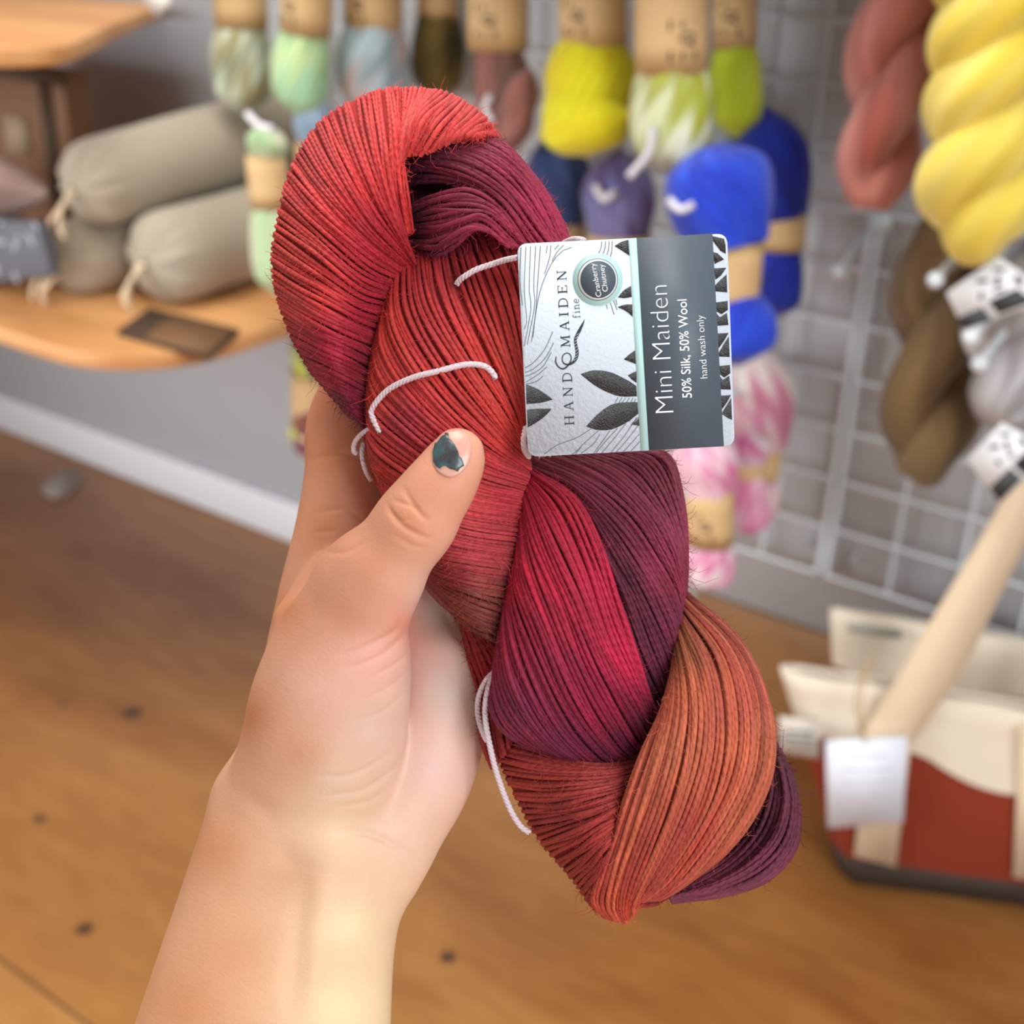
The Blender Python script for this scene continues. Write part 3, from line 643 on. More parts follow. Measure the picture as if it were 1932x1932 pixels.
# ---------------------------------------------------------------- tote bags
M_rust = plain('rust_canvas', (134, 45, 16), rough=0.85, noise=.06, scale=12, bump=.3, bscale=1200)
M_cream = plain('cream_canvas', (226, 214, 194), rough=0.85, noise=.04, scale=20, bump=.3, bscale=1200)
M_dark = plain('dark_brown_base', (54, 40, 30), rough=0.8, noise=.1, scale=20)
M_strap = plain('natural_webbing', (226, 204, 174), rough=0.8, bump=.4, bscale=1000)
M_tagp = plain('white_tag_paper', (226, 232, 244), rough=0.6)
M_lbl = plain('woven_label', (206, 196, 186), rough=.8, noise=.1, scale=200)
def tote(fl, fr, TL, TR, depth, label, base_h, band_h, scallop, zb=0.0):
    """fl, fr: floor points of the front bottom corners; TL, TR: pixels of the front top corners"""
    fl = np.asarray(fl); fr = np.asarray(fr)
    e = nrm(fr - fl); n = np.cross(e, (0, 0, 1.0)); n = nrm(n)
    if n[1] > 0: n = -n                       # n points to the viewer side
    tl = onPlane(*TL, fl, n); tr = onPlane(*TR, fl, n)
    t = thing('tote_bag', (fl + fr) / 2 - n * depth / 2, label, 'tote bag', 'rust and cream tote bags')
    H = (tl[2] + tr[2]) / 2
    wb = np.dot(fr - fl, e); o = fl
    l0 = np.dot(tl - fl, e); r0 = np.dot(tr - fl, e)
    def outline(v, k):
        """closed ring at height fraction v, shrunk by k"""
        a = l0 * v; b = wb + (r0 - wb) * v
        dep = depth * (1 - .80 * v * v)
        f0 = depth * .1 * v
        c = .018
        pts = []
        def sid(p0, p1, m):
            for i in range(m): pts.append((p0[0] + (p1[0] - p0[0]) * i / m, p0[1] + (p1[1] - p0[1]) * i / m))
        bul = .010 * math.sin(math.pi * min(1, v * 1.1))
        a += k; b -= k
        fr_ = -f0 * 0 - k; bk = -dep + k
        N1 = 24
        for i in range(N1 + 1): u = i / N1; pts.append((a + c + (b - a - 2 * c) * u, fr_ + bul * math.sin(math.pi * u) + 0.003 * math.sin(u * 19) * v))
        for i in range(1, 6): u = i / 6; pts.append((b - c * (1 - math.sin(u * math.pi / 2)), fr_ - min(c, dep * .3) * (1 - math.cos(u * math.pi / 2))))
        for i in range(1, 6): u = i / 6; pts.append((b, fr_ - min(c, dep * .3) + (bk - fr_ + 2 * min(c, dep * .3)) * u))
        for i in range(N1 + 1): u = i / N1; pts.append((b - c + (a - b + 2 * c) * u, bk - bul * .5 * math.sin(math.pi * u)))
        for i in range(1, 10): u = i / 10; pts.append((a, bk + min(c, dep * .3) + (fr_ - bk - 2 * min(c, dep * .3)) * u))
        z = H * v
        zz = lambda x: tl[2] * v + (tr[2] - tl[2]) * v * (x - a) / (b - a)
        return np.array([o + e * x + n * y + np.array((0, 0, zz(x) + zb)) for x, y in pts])
    mb = MB(); vs = np.linspace(base_h, 1.0, 14)
    G = [outline(v, 0) for v in vs] + [outline(v, .004) for v in (1.0, .9, .6, .2)]
    mb.grid(np.stack(G, 1), close_u=True); mb.build('body', M_rust, t)
    mb = MB(); G = [outline(v, k) for v, k in ((0.0, .01), (0.0, -.001), (base_h * .5, -.002), (base_h, -.002), (base_h + .001, 0.001))]
    mb.grid(np.stack(G, 1), close_u=True); mb.add(outline(0, .01), [tuple(range(len(G[0])))]); mb.build('base_panel', M_dark, t)
    # cream band round the top, lower edge dipping like a pocket
    mb = MB(); m_ = len(G[0]); ring1 = outline(1.005, -.002)
    low = []
    for i in range(m_):
        u = i / 24 if i <= 24 else 0
        dv = scallop(u) if i <= 24 else band_h
        low.append(outline(1 - dv, -.002)[i])
    low = np.array(low)
    G = [low] + [low * (1 - k) + ring1 * k for k in (.25, .5, .75)] + [ring1, outline(1.005, .005), outline(.9, .005)]
    # keep the band on the bag's surface
    for kk, k in enumerate((.25, .5, .75)):
        for i in range(m_):
            v = 1 - (scallop(i / 24) if i <= 24 else band_h) * (1 - k)
            G[1 + kk][i] = outline(v, -.002)[i]
    mb.grid(np.stack(G, 1), close_u=True); mb.build('cream_band', M_cream, t)
    return t, o, e, n, H, outline
fl = onZ(1585, 1662, 0); fr = fl + nrm(onZ(1932, 1708, 0) - fl) * 0.36
tb, o_, e_, n_, H_, ol = tote(fl, fr, (1476, 1270), (2150, 1378), .115, 'rust tote bag with cream top, dark base and white tag, in front', .13, .30,
    lambda u: .27 if u < .36 else .27 + .13 * math.sin(math.pi * min(1, (u - .36) / .5)) if u < .86 else .27)
pl0 = o_ + n_ * .016
def bpx(x, y, d=0.0): return onPlane(x, y, pl0 + n_ * d, n_)
# straps: sewn strip below, then webbing loop going up
mb = MB(); mb.prism([bpx(x, y) for x, y in ((1612, 1615), (1690, 1636), (1722, 1370), (1640, 1358))], -n_ * .003); mb.build('sewn_strap', M_strap, tb, smooth=False)
mb = MB(); mb.prism([bpx(x, y) for x, y in ((1912, 1655), (1990, 1668), (1990, 1380), (1925, 1372))], -n_ * .003); mb.build('sewn_strap', M_strap, tb, smooth=False)
s0 = [bpx(1625, 1395, .004), bpx(1710, 1250, .01), bpx(1824, 1060, .02), bpx(1950, 860, .03), bpx(2060, 800, .02), bpx(2090, 1000, .01), bpx(1995, 1400, .004)]
s1 = [bpx(1690, 1400, .006), bpx(1775, 1262, .02), bpx(1874, 1068, .035), bpx(1990, 872, .045), bpx(2110, 812, .035), bpx(2120, 1000, .025), bpx(2030, 1400, .006)]
s2 = [bpx(1722, 1402, .002), bpx(1818, 1262, -.004), bpx(1916, 1068, -.006), bpx(2024, 880, -.006), bpx(2130, 815, -.006), bpx(2145, 1000, -.006), bpx(2055, 1400, .002)]
a0, a1, a2 = (resample3(s, 40) for s in (s0, s1, s2))
th = n_ * .0025
mb = MB(); mb.grid(np.stack([a0, a1, a2, a2 - th, a1 - th, a0 - th], 0), close_u=True); mb.build('strap', M_strap, tb, smooth=False)
# woven label
mb = MB(); mb.prism([bpx(x, y, .001) for x, y in ((1470, 1352), (1545, 1362), (1546, 1432), (1472, 1418))], -n_ * .002); lw_ = mb.build('woven_label', M_lbl, tb, smooth=False)
mb = MB()
for i, (x0, x1) in enumerate(((1480, 1534), (1478, 1536), (1484, 1530))):
    y = 1376 + i * 13
    mb.prism([bpx(x, yy, .0016) for x, yy in ((x0, y), (x1, y + 5), (x1, y + 11), (x0, y + 6))], -n_ * .0004)
mb.build('printed_mark', plain('grey_print', (120, 124, 122), .7), lw_, smooth=False)
# paper tag on string
tg = thing('price_tag', bpx(1635, 1470, .02), 'white paper tag hanging by twine on the front tote', 'price tag')
mb = MB(); mb.prism([bpx(x, y, .02) for x, y in ((1558, 1398), (1712, 1390), (1704, 1552), (1562, 1562))], -n_ * .0008); mb.build('card', M_tagp, tg, smooth=False)
mb = MB()
for x0, y0, x1, y1 in ((1600, 1428, 1672, 1424), (1590, 1452, 1684, 1448), (1590, 1476, 1680, 1472), (1600, 1500, 1660, 1497)):
    mb.prism([bpx(x, y, .0205) for x, y in ((x0, y0), (x1, y1), (x1, y1 + 3), (x0, y0 + 3))], -n_ * .0002)
mb.build('printed_lines', plain('faint_print', (196, 204, 220), .6), tg, smooth=False)
mb = MB()
for pts in ([(1632, 1402), (1625, 1330), (1634, 1262), (1650, 1240)], [(1634, 1402), (1615, 1340), (1622, 1280), (1650, 1240)]):
    tubes(mb, resample3([bpx(x, y, .022 if y > 1380 else .028) for x, y in pts], 14)[None], .0012, 6)
mb.build('twine', plain('jute', (190, 160, 110), .8), tg)
# the second bag, behind
p0 = fl - n_ * 0.19 + e_ * 0.02; 
tb2, o2, e2, n2, H2, ol2 = tote(fl - n_ * 0.135 + e_ * .015, fl - n_ * .135 + e_ * .215, (1568, 1150), (2010, 1222), .03, 'rust and cream tote bag standing behind the front one', .13, .26,
    lambda u: .27)
mb = MB()
q = [onPlane(x, y, o2 + n2 * .014, n2) for x, y in ((1600, 1178), (1700, 1190), (1702, 1205), (1602, 1192))]
mb.prism(q, -n2 * .001); mb.build('printed_mark', plain('grey_print_two', (150, 150, 144), .7), tb2, smooth=False)
# ================================================================ the held skein
M_yarn = yarn_mat('wool_silk_yarn', pitch=3.0, ply=2, bump=0.34, dist=0.00022, rough=0.6, sheen=0.06, var=0.16, nscale=0.12, spec=.25)
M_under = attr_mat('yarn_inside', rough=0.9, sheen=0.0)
skein = thing('held_yarn_skein', W((900, 950, 0)), 'large crimson, coral and plum twisted skein held in the hand', 'yarn skein')
R0 = 4.7
BVH_V = []; BVH_F = []; bvh_n = 0
STRANDS = []                                     # for the loose fibres
def idw(pts, P, power=3.0):
    X = np.array([p[:2] for p in pts], float); C = lin(np.array([p[2] for p in pts]))
    d = np.linalg.norm(P[..., None, :2] - X, axis=-1) + 12
    w = d ** -power; w /= w.sum(-1, keepdims=True)
    return w @ C
def patch(name, guides, zt, cols, pitch=8.7, wrap0=0, wrap1=0, wu0=0, wu1=0, dzu=None, T=44, seed=0, label=None, jit=0.5, gain=0.97, streak=0.10, zj=3.2):
    global bvh_n
    rr = np.random.default_rng(100 + seed)
    n = len(guides)
    G = np.stack([resample(g, T) for g in guides])
    t = np.linspace(0, 1, T)
    zt = np.asarray(zt, float)
    if zt.ndim == 1: zt = np.repeat(zt[None], n, 0)
    elif len(zt) != n:
        zt = np.stack([np.interp(np.linspace(0, 1, n), np.linspace(0, 1, len(zt)), zt[:, k]) for k in range(zt.shape[1])], -1)
    Z = np.stack([crs(z[:, None], t * (zt.shape[1] - 1))[:, 0] for z in zt])
    if dzu is not None:
        Z = Z + np.interp(np.linspace(0, 1, n), np.linspace(0, 1, len(dzu)), dzu)[:, None]
    G = np.concatenate([G, Z[..., None]], -1)
    def side(e, nb, rad):
        inn = nb[:, :2] - e[:, :2]; inn /= np.linalg.norm(inn, axis=1, keepdims=True) + 1e-6
        out = []
        for ph in (40, 80, 125):
            a = math.radians(ph); q = e.copy()
            q[:, :2] += inn * rad * (1 - math.cos(a)); q[:, 2] -= rad * math.sin(a) * 1.5
            out.append(q)
        return out
    if wu0: G = np.concatenate([np.stack(side(G[0], G[1], wu0)[::-1]), G])
    if wu1: G = np.concatenate([G, np.stack(side(G[-1], G[-2], wu1))])
    def ends(G, rad):
        e = G[:, 0]; inn = G[:, 4, :2] - e[:, :2]; inn /= np.linalg.norm(inn, axis=1, keepdims=True) + 1e-6
        out = []
        for ph in (135, 110, 85, 60, 38, 18):
            a = math.radians(ph); q = e.copy()
            q[:, :2] += inn * rad * (1 - math.cos(a)); q[:, 2] -= rad * math.sin(a) * 1.5
            out.append(q)
        return np.stack(out, 1)
    if wrap0: G = np.concatenate([ends(G, wrap0), G], 1)
    if wrap1: G = np.concatenate([G, ends(G[:, ::-1], wrap1)[:, ::-1]], 1)
    n, T2 = G.shape[:2]
    seg = np.linalg.norm(np.diff(G, axis=0), axis=-1)          # widths between guides
    wid = np.percentile(seg, 80, axis=1)
    cum = np.concatenate([[0], np.cumsum(wid)])
    ns = max(4, int(cum[-1] / pitch))
    us = (np.arange(ns) + .5) / ns * cum[-1]
    us = np.clip(us + rr.normal(0, jit * .5 * pitch, ns), 0, cum[-1])
    def at(u):
        return np.interp(u, cum, np.arange(n))
    S = np.empty((ns, T2, 3))
    tt = np.linspace(0, 1, T2)
    for i in range(ns):
        wob = jit * pitch * (.5 * np.sin(tt * rr.uniform(2, 6) + rr.uniform(0, 6)) + .3 * np.sin(tt * rr.uniform(7, 13) + rr.uniform(0, 6)))
        k = at(us[i] + wob)
        for d in range(3):
            # interpolate across guides column by column
            pass
        i0 = np.clip(k.astype(int), 0, n - 2); u = k - i0
        im = np.clip(i0 - 1, 0, n - 1); ip = np.clip(i0 + 2, 0, n - 1); c = np.arange(T2)
        a, b, cc, dd = G[im, c], G[i0, c], G[i0 + 1, c], G[ip, c]
        u = u[:, None]
        S[i] = 0.5 * (2 * b + (cc - a) * u + (2 * a - 5 * b + 4 * cc - dd) * u ** 2 + (-a + 3 * b - 3 * cc + dd) * u ** 3)
        S[i, :, 2] += rr.normal(0, zj * .6) + zj * np.sin(tt * rr.uniform(3, 9) + rr.uniform(0, 6))
    # strands sit side by side; where the bundle narrows they thin out under one another
    sp = np.linalg.norm(np.diff(S, axis=0), axis=-1)
    sp = np.concatenate([sp[:1], .5 * (sp[:-1] + sp[1:]), sp[-1:]]) if ns > 2 else np.full((ns, T2), pitch)
    rad = np.clip(.50 * sp, .66 * R0, 1.04 * R0) * rr.uniform(.9, 1.08, (ns, 1))
    k5 = np.ones(7) / 7
    rad = np.stack([np.convolve(np.pad(x, 3, 'edge'), k5, 'valid') for x in rad])
    C = idw(cols, S) * gain
    pal = lin(np.array([p[2] for p in cols]))
    stv = pal[rr.integers(0, len(pal), (ns, 4))]
    stv = np.stack([[np.interp(tt, np.linspace(0, 1, 4), stv[i, :, d]) for d in range(3)] for i in range(ns)]).transpose(0, 2, 1)
    k_ = rr.uniform(0, 2 * streak, (ns, 1, 1)); C = C * (1 - k_) + stv * gain * k_
    C = C * rr.uniform(.84, 1.14, (ns, 1, 1))
    mb = MB(); tubes(mb, W(S), rad * S0, 8, np.clip(C, 0, 1))
    o = mb.build(name, M_yarn, skein)
    if label: o['label'] = label
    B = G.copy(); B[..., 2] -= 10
    # second layer right underneath, yarn colours darkened for the shade between strands
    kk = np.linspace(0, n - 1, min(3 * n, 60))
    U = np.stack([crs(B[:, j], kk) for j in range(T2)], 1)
    mb = MB(); mb.grid(W(U), np.clip(idw(cols, U) * .8, 0, 1)); mb.build('shaded_underlay', M_under, o)
    a_, b_ = U.shape[:2]; idx = np.arange(a_ * b_).reshape(a_, b_) + bvh_n
    BVH_V.append(U.reshape(-1, 3)); bvh_n += a_ * b_
    BVH_F.extend(np.stack([idx[:-1, :-1], idx[1:, :-1], idx[1:, 1:], idx[:-1, 1:]], -1).reshape(-1, 4).tolist())
    STRANDS.append((S, C))
    return o
coral, red, crim, plum = (214, 66, 62), (196, 50, 50), (160, 34, 62), (110, 36, 56)
gA = [[(938, 256), (912, 254), (888, 263)], [(915, 222), (890, 238), (852, 268)], [(880, 195), (845, 235), (800, 292)], [(830, 172), (785, 222), (757, 308)],
      [(745, 167), (748, 240), (746, 330), (762, 440)], [(690, 180), (702, 250), (732, 370), (782, 492)], [(610, 225), (642, 300), (702, 405), (780, 500)],
      [(553, 310), (600, 370), (690, 460), (764, 514)], [(527, 400), (590, 452), (680, 525), (740, 548)], [(514, 480), (580, 522), (670, 578), (722, 595)],
      [(520, 545), (590, 592), (665, 628), (710, 648)], [(545, 622), (610, 657), (660, 682), (700, 702)], [(580, 690), (630, 717), (665, 737), (695, 752)],
      [(622, 742), (655, 762), (680, 785), (696, 802)], [(665, 790), (680, 800), (690, 812), (700, 826)]]
patch('yarn_loop', gA, [[-20, 10, 40, 55, 40], [-20, 30, 65, 82, 80], [-25, 60, 95, 100, 85], [-25, 70, 115, 110, 80], [-25, 75, 120, 110, 40], [-25, 80, 130, 105, 20], [-25, 80, 132, 105, 10]] + [[-25, 78, 130, 105, 10]] * 3 + [[-25, 60, 100, 80, 5], [-30, 40, 70, 50, 0], [-40, 10, 40, 20, -10]],
      [(745, 180, coral), (850, 190, (206, 70, 66)), (790, 230, (222, 76, 72)), (600, 260, (186, 52, 50)), (640, 380, (206, 56, 58)), (700, 450, (176, 40, 54)), (530, 460, (196, 58, 46)), (600, 560, (204, 60, 60)), (700, 590, (170, 36, 58)),
       (540, 560, (190, 60, 54)), (620, 660, (176, 42, 66)), (580, 690, (150, 34, 62)), (690, 690, (120, 28, 44)), (650, 770, (104, 26, 52)), (690, 790, (86, 22, 44))], wrap0=60, wu0=30, seed=1, label='coral red outer loop')
patch('yarn_loop', [[(736, 176), (744, 240), (750, 330), (768, 440)], [(744, 166), (750, 240), (757, 330), (775, 440)], [(756, 168), (759, 240), (766, 330), (782, 436)]], [-5, 90, 118, 118, 60], [(745, 180, coral), (750, 400, (206, 58, 60))], seed=21, wrap0=50, label='raised fold of strands')
gB = [[(885, 262), (945, 270), (1000, 325), (1045, 390), (1078, 462)], [(832, 284), (882, 274), (950, 302), (1010, 365), (1058, 458)], [(768, 300), (812, 292), (882, 302), (962, 356), (1038, 458)],
      [(752, 328), (790, 312), (872, 326), (952, 376), (1014, 460)], [(752, 362), (786, 344), (862, 346), (932, 386), (990, 465)]]
pl1 = [(780, 310, (92, 34, 54)), (860, 300, (116, 44, 60)), (960, 310, (140, 42, 66)), (1040, 400, (164, 44, 76)), (900, 350, (124, 38, 60)), (1000, 440, (170, 50, 76)), (770, 350, (84, 36, 54))]
patch('yarn_loop', gB, [[-10, 20, 25, 15, 5], [0, 50, 65, 60, 50], [0, 60, 85, 80, 65], [0, 60, 90, 90, 70], [-20, 40, 70, 75, 60]], pl1, wu0=40, wrap0=0, seed=2, label='dark plum loop', jit=.5)
gB2 = [[(764, 398), (812, 373), (882, 360), (942, 392), (994, 462)], [(766, 415), (816, 398), (882, 392), (932, 405), (988, 465)], [(768, 432), (820, 427), (870, 414), (918, 407), (978, 466)],
       [(774, 455), (816, 456), (852, 440), (902, 424), (960, 466)], [(786, 472), (822, 480), (854, 466), (898, 432), (948, 440)]]
patch('yarn_loop', gB2, [[10, 70, 95, 92, 70], [0, 80, 110, 105, 80], [0, 85, 115, 112, 85], [0, 80, 112, 115, 90], [-10, 60, 95, 105, 85]], [(780, 420, (96, 32, 50)), (860, 400, (140, 42, 66)), (880, 380, (128, 42, 62)), (830, 470, (124, 46, 70)), (960, 440, (160, 44, 70)), (890, 440, (150, 46, 70))], wu0=14, wu1=20, seed=3, label='loose plum strands', jit=.9, zj=4, pitch=9.5)
gC = [[(950, 425), (985, 480), (1000, 560), (1003, 700), (1002, 862)], [(905, 420), (935, 486), (967, 570), (990, 700), (998, 862)], [(860, 430), (890, 520), (936, 640), (984, 770), (998, 866)], [(812, 440), (832, 560), (892, 680), (962, 790), (998, 870)],
      [(776, 462), (790, 580), (862, 700), (947, 810), (1000, 876)], [(750, 488), (756, 600), (832, 730), (932, 832), (1002, 884)], [(735, 545), (730, 640), (802, 756), (912, 852), (1000, 896)],
      [(712, 608), (712, 700), (782, 790), (892, 872), (995, 912)], [(697, 680), (702, 760), (772, 832), (882, 907), (988, 936)], [(690, 760), (702, 832), (762, 882), (872, 942), (985, 962)],
      [(690, 830), (712, 890), (772, 936), (872, 977), (982, 992)], [(705, 890), (742, 945), (802, 986), (882, 1012), (977, 1027)], [(735, 960), (776, 1010), (822, 1036), (892, 1052), (970, 1062)],
      [(772, 1030), (806, 1060), (842, 1076), (897, 1092), (962, 1102)], [(808, 1070), (832, 1096), (862, 1112), (907, 1132), (957, 1147)], [(833, 1110), (852, 1131), (877, 1147), (912, 1167), (952, 1182)], [(862, 1168), (880, 1178), (900, 1190), (920, 1202), (947, 1215)]]
patch('yarn_loop', gC, [[0, 40, 60, 70, 40], [0, 60, 90, 100, 60], [-10, 75, 125, 125, 62], [-10, 85, 140, 135, 62], [-15, 80, 145, 140, 62], [5, 80, 145, 145, 62], [8, 80, 145, 145, 62], [5, 80, 145, 145, 60], [0, 85, 148, 148, 58]] + [[-5, 85, 148, 148, 55]] * 4 + [[-15, 60, 115, 120, 45], [-20, 45, 90, 95, 40], [-25, 30, 65, 70, 30], [-30, 10, 40, 45, 20]],
      [(770, 500, (172, 46, 48)), (850, 520, (160, 42, 50)), (720, 620, (190, 58, 48)), (800, 640, (178, 50, 54)), (900, 600, (190, 52, 50)), (960, 700, (196, 58, 48)), (700, 760, (196, 64, 48)), (820, 720, (200, 62, 60)), (950, 800, (210, 66, 58)),
       (760, 800, (160, 44, 60)), (880, 840, (190, 58, 60)), (710, 880, (186, 54, 44)), (960, 930, (190, 60, 70)), (880, 960, (204, 74, 78)), (900, 1040, (186, 66, 76)), (870, 1090, (160, 60, 70)), (880, 1130, (150, 84, 72)), (930, 1160, (120, 66, 56)), (860, 1150, (150, 84, 68)), (920, 1200, (104, 56, 48))],
      wrap0=45, wu1=30, seed=4, label='orange red central bundle')
gDD = [[(866, 1165), (884, 1240), (903, 1310), (910, 1395), (930, 1450)], [(878, 1172), (905, 1236), (930, 1292), (945, 1350), (955, 1420)], [(898, 1185), (925, 1226), (947, 1268), (962, 1310), (975, 1380)], [(922, 1196), (947, 1228), (967, 1262), (980, 1300), (990, 1350)]]
patch('yarn_loop', gDD, [[-45, -35, -30, -25, -20], [-20, -10, 0, 0, 0], [-10, 5, 15, 15, 10], [-10, 5, 15, 15, 10]], [(890, 1200, (140, 40, 40)), (920, 1260, (160, 42, 46)), (920, 1400, (140, 40, 40))], wu0=45, seed=5, label='red strands behind')
gE = [[(1005, 884), (1085, 940), (1130, 1020), (1165, 1130), (1200, 1230), (1225, 1310), (1240, 1352)], [(998, 893), (1060, 950), (1110, 1060), (1150, 1180), (1190, 1272), (1220, 1337), (1234, 1368)], [(992, 905), (1032, 972), (1086, 1092), (1132, 1212), (1176, 1302), (1210, 1362), (1222, 1392)],
      [(988, 930), (1012, 1012), (1062, 1132), (1107, 1242), (1152, 1327), (1190, 1392), (1206, 1412)], [(984, 970), (995, 1062), (1032, 1162), (1077, 1272), (1117, 1352), (1160, 1412), (1182, 1430)], [(975, 1030), (972, 1112), (1002, 1202), (1042, 1302), (1082, 1372), (1125, 1422), (1147, 1440)],
      [(962, 1090), (957, 1162), (972, 1252), (1007, 1332), (1047, 1392), (1085, 1427), (1106, 1440)], [(950, 1150), (941, 1222), (947, 1292), (972, 1352), (1007, 1392), (1040, 1417), (1061, 1428)], [(941, 1222), (929, 1282), (927, 1332), (942, 1367), (965, 1390), (990, 1404), (1006, 1411)]]
patch('yarn_loop', gE, [[55, 100, 125, 125, 110, 85, 40], [55, 115, 145, 145, 130, 100, 40], [55, 120, 155, 158, 145, 110, 40], [55, 120, 155, 165, 150, 110, 40], [55, 110, 150, 165, 150, 110, 40], [55, 100, 140, 155, 145, 110, 45], [50, 85, 120, 140, 135, 105, 50], [45, 65, 95, 115, 115, 95, 50], [35, 45, 60, 75, 80, 75, 45]],
      [(1010, 920, (150, 26, 48)), (1080, 960, (170, 36, 56)), (1040, 1040, (158, 28, 54)), (1140, 1100, (186, 32, 66)), (1190, 1230, (200, 36, 74)), (1080, 1160, (160, 28, 58)), (1000, 1100, (176, 32, 56)), (960, 1200, (144, 34, 58)), (1040, 1280, (138, 30, 64)), (1130, 1330, (150, 32, 66)), (960, 1340, (112, 38, 66)), (1060, 1410, (106, 36, 66)), (1160, 1410, (92, 28, 52)), (1220, 1370, (84, 26, 44))], wu0=22, wu1=22, seed=6, label='raspberry bundle')
gG = [[(1180, 850), (1255, 860), (1284, 930), (1295, 1010), (1295, 1080), (1293, 1118)], [(1090, 855), (1180, 890), (1242, 962), (1276, 1032), (1289, 1092), (1291, 1128)], [(1020, 866), (1112, 906), (1192, 972), (1246, 1052), (1276, 1112), (1286, 1155)],
      [(1005, 877), (1086, 916), (1162, 992), (1222, 1082), (1263, 1162), (1280, 1215)], [(1003, 881), (1086, 931), (1142, 1012), (1197, 1112), (1242, 1212), (1265, 1272)], [(1003, 885), (1081, 942), (1132, 1032), (1177, 1132), (1217, 1242), (1250, 1315)], [(1003, 889), (1076, 948), (1126, 1042), (1166, 1152), (1202, 1262), (1242, 1352)]]
patch('yarn_loop', gG, [[0, -10, -10, -10, -10, -15], [30, 50, 55, 50, 40, 20], [40, 75, 90, 80, 60, 25], [45, 85, 105, 100, 70, 25], [45, 85, 110, 105, 75, 20], [45, 80, 105, 100, 75, 20], [40, 75, 98, 95, 70, 20]],
      [(1040, 880, (112, 40, 56)), (1150, 890, (122, 46, 64)), (1260, 900, (124, 50, 66)), (1280, 1000, (150, 58, 84)), (1200, 980, (120, 40, 64)), (1240, 1060, (150, 48, 80)), (1285, 1090, (140, 46, 66)), (1150, 1000, (90, 30, 46)), (1180, 1090, (76, 28, 42)), (1220, 1180, (90, 36, 52)), (1260, 1180, (120, 46, 70)), (1230, 1290, (84, 30, 48)), (1270, 1230, (110, 44, 66))], wu0=50, seed=7, label='dark plum bundle')
gI = [[(1425, 1430), (1415, 1490), (1390, 1550), (1345, 1600), (1295, 1640), (1262, 1670)], [(1460, 1428), (1465, 1500), (1445, 1570), (1400, 1625), (1340, 1662), (1268, 1690)], [(1474, 1433), (1486, 1510), (1469, 1580), (1421, 1632), (1350, 1669), (1265, 1694)], [(1487, 1446), (1502, 1515), (1490, 1590), (1441, 1648), (1366, 1679), (1265, 1698)], [(1490, 1452), (1508, 1530), (1499, 1602), (1452, 1657), (1376, 1687), (1268, 1702)]]
patch('yarn_loop', gI, [[-60, -60, -55, -50, -40, -30], [-45, -30, -20, -15, -10, -10], [-40, -15, 5, 15, 10, 0], [-55, -35, -20, -10, -10, -10], [-70, -55, -45, -40, -35, -30]], [(1470, 1460, (84, 38, 52)), (1500, 1540, (100, 42, 58)), (1440, 1560, (70, 30, 44)), (1460, 1630, (118, 50, 72)), (1350, 1670, (124, 56, 76))], wu1=45, wrap0=20, seed=8, label='dark plum end loop')
gF = [[(925, 1375), (987, 1400), (1062, 1424), (1142, 1436), (1222, 1424)], [(930, 1405), (1002, 1424), (1072, 1440), (1147, 1446), (1222, 1434)], [(945, 1440), (1012, 1455), (1082, 1461), (1152, 1459), (1220, 1444)], [(962, 1480), (1027, 1489), (1092, 1486), (1157, 1476), (1216, 1457)], [(983, 1521), (1042, 1521), (1102, 1511), (1160, 1496), (1208, 1476)],
      [(1005, 1565), (1060, 1553), (1112, 1536), (1157, 1516), (1200, 1496)], [(1035, 1607), (1082, 1586), (1122, 1563), (1157, 1541), (1190, 1520)], [(1065, 1640), (1102, 1614), (1132, 1589), (1157, 1566), (1180, 1548)], [(1090, 1672), (1117, 1643), (1137, 1616), (1154, 1596), (1172, 1578)], [(1108, 1700), (1126, 1671), (1140, 1646), (1150, 1626), (1164, 1605)], [(1128, 1722), (1136, 1700), (1142, 1680), (1149, 1660), (1158, 1640)]]
patch('yarn_loop', gF, [[-30, 10, 35, 40, 0], [-30, 30, 65, 70, 10], [-30, 45, 85, 85, 20], [-30, 50, 95, 95, 30]] + [[-30, 50, 95, 95, 40]] * 4 + [[-30, 40, 75, 80, 45], [-30, 25, 50, 60, 40], [-30, 5, 25, 35, 30]],
      [(950, 1400, (150, 44, 40)), (1060, 1440, (160, 58, 54)), (1180, 1440, (130, 46, 46)), (1000, 1480, (172, 62, 52)), (1100, 1490, (176, 70, 62)), (1060, 1530, (140, 50, 50)), (1030, 1580, (160, 52, 46)), (1120, 1560, (170, 60, 56)), (1090, 1640, (140, 42, 42)), (1130, 1700, (160, 54, 50)), (1190, 1480, (120, 44, 46))], wrap0=40, wu0=20, seed=9, label='brick red lower bundle', jit=.6, streak=.2)
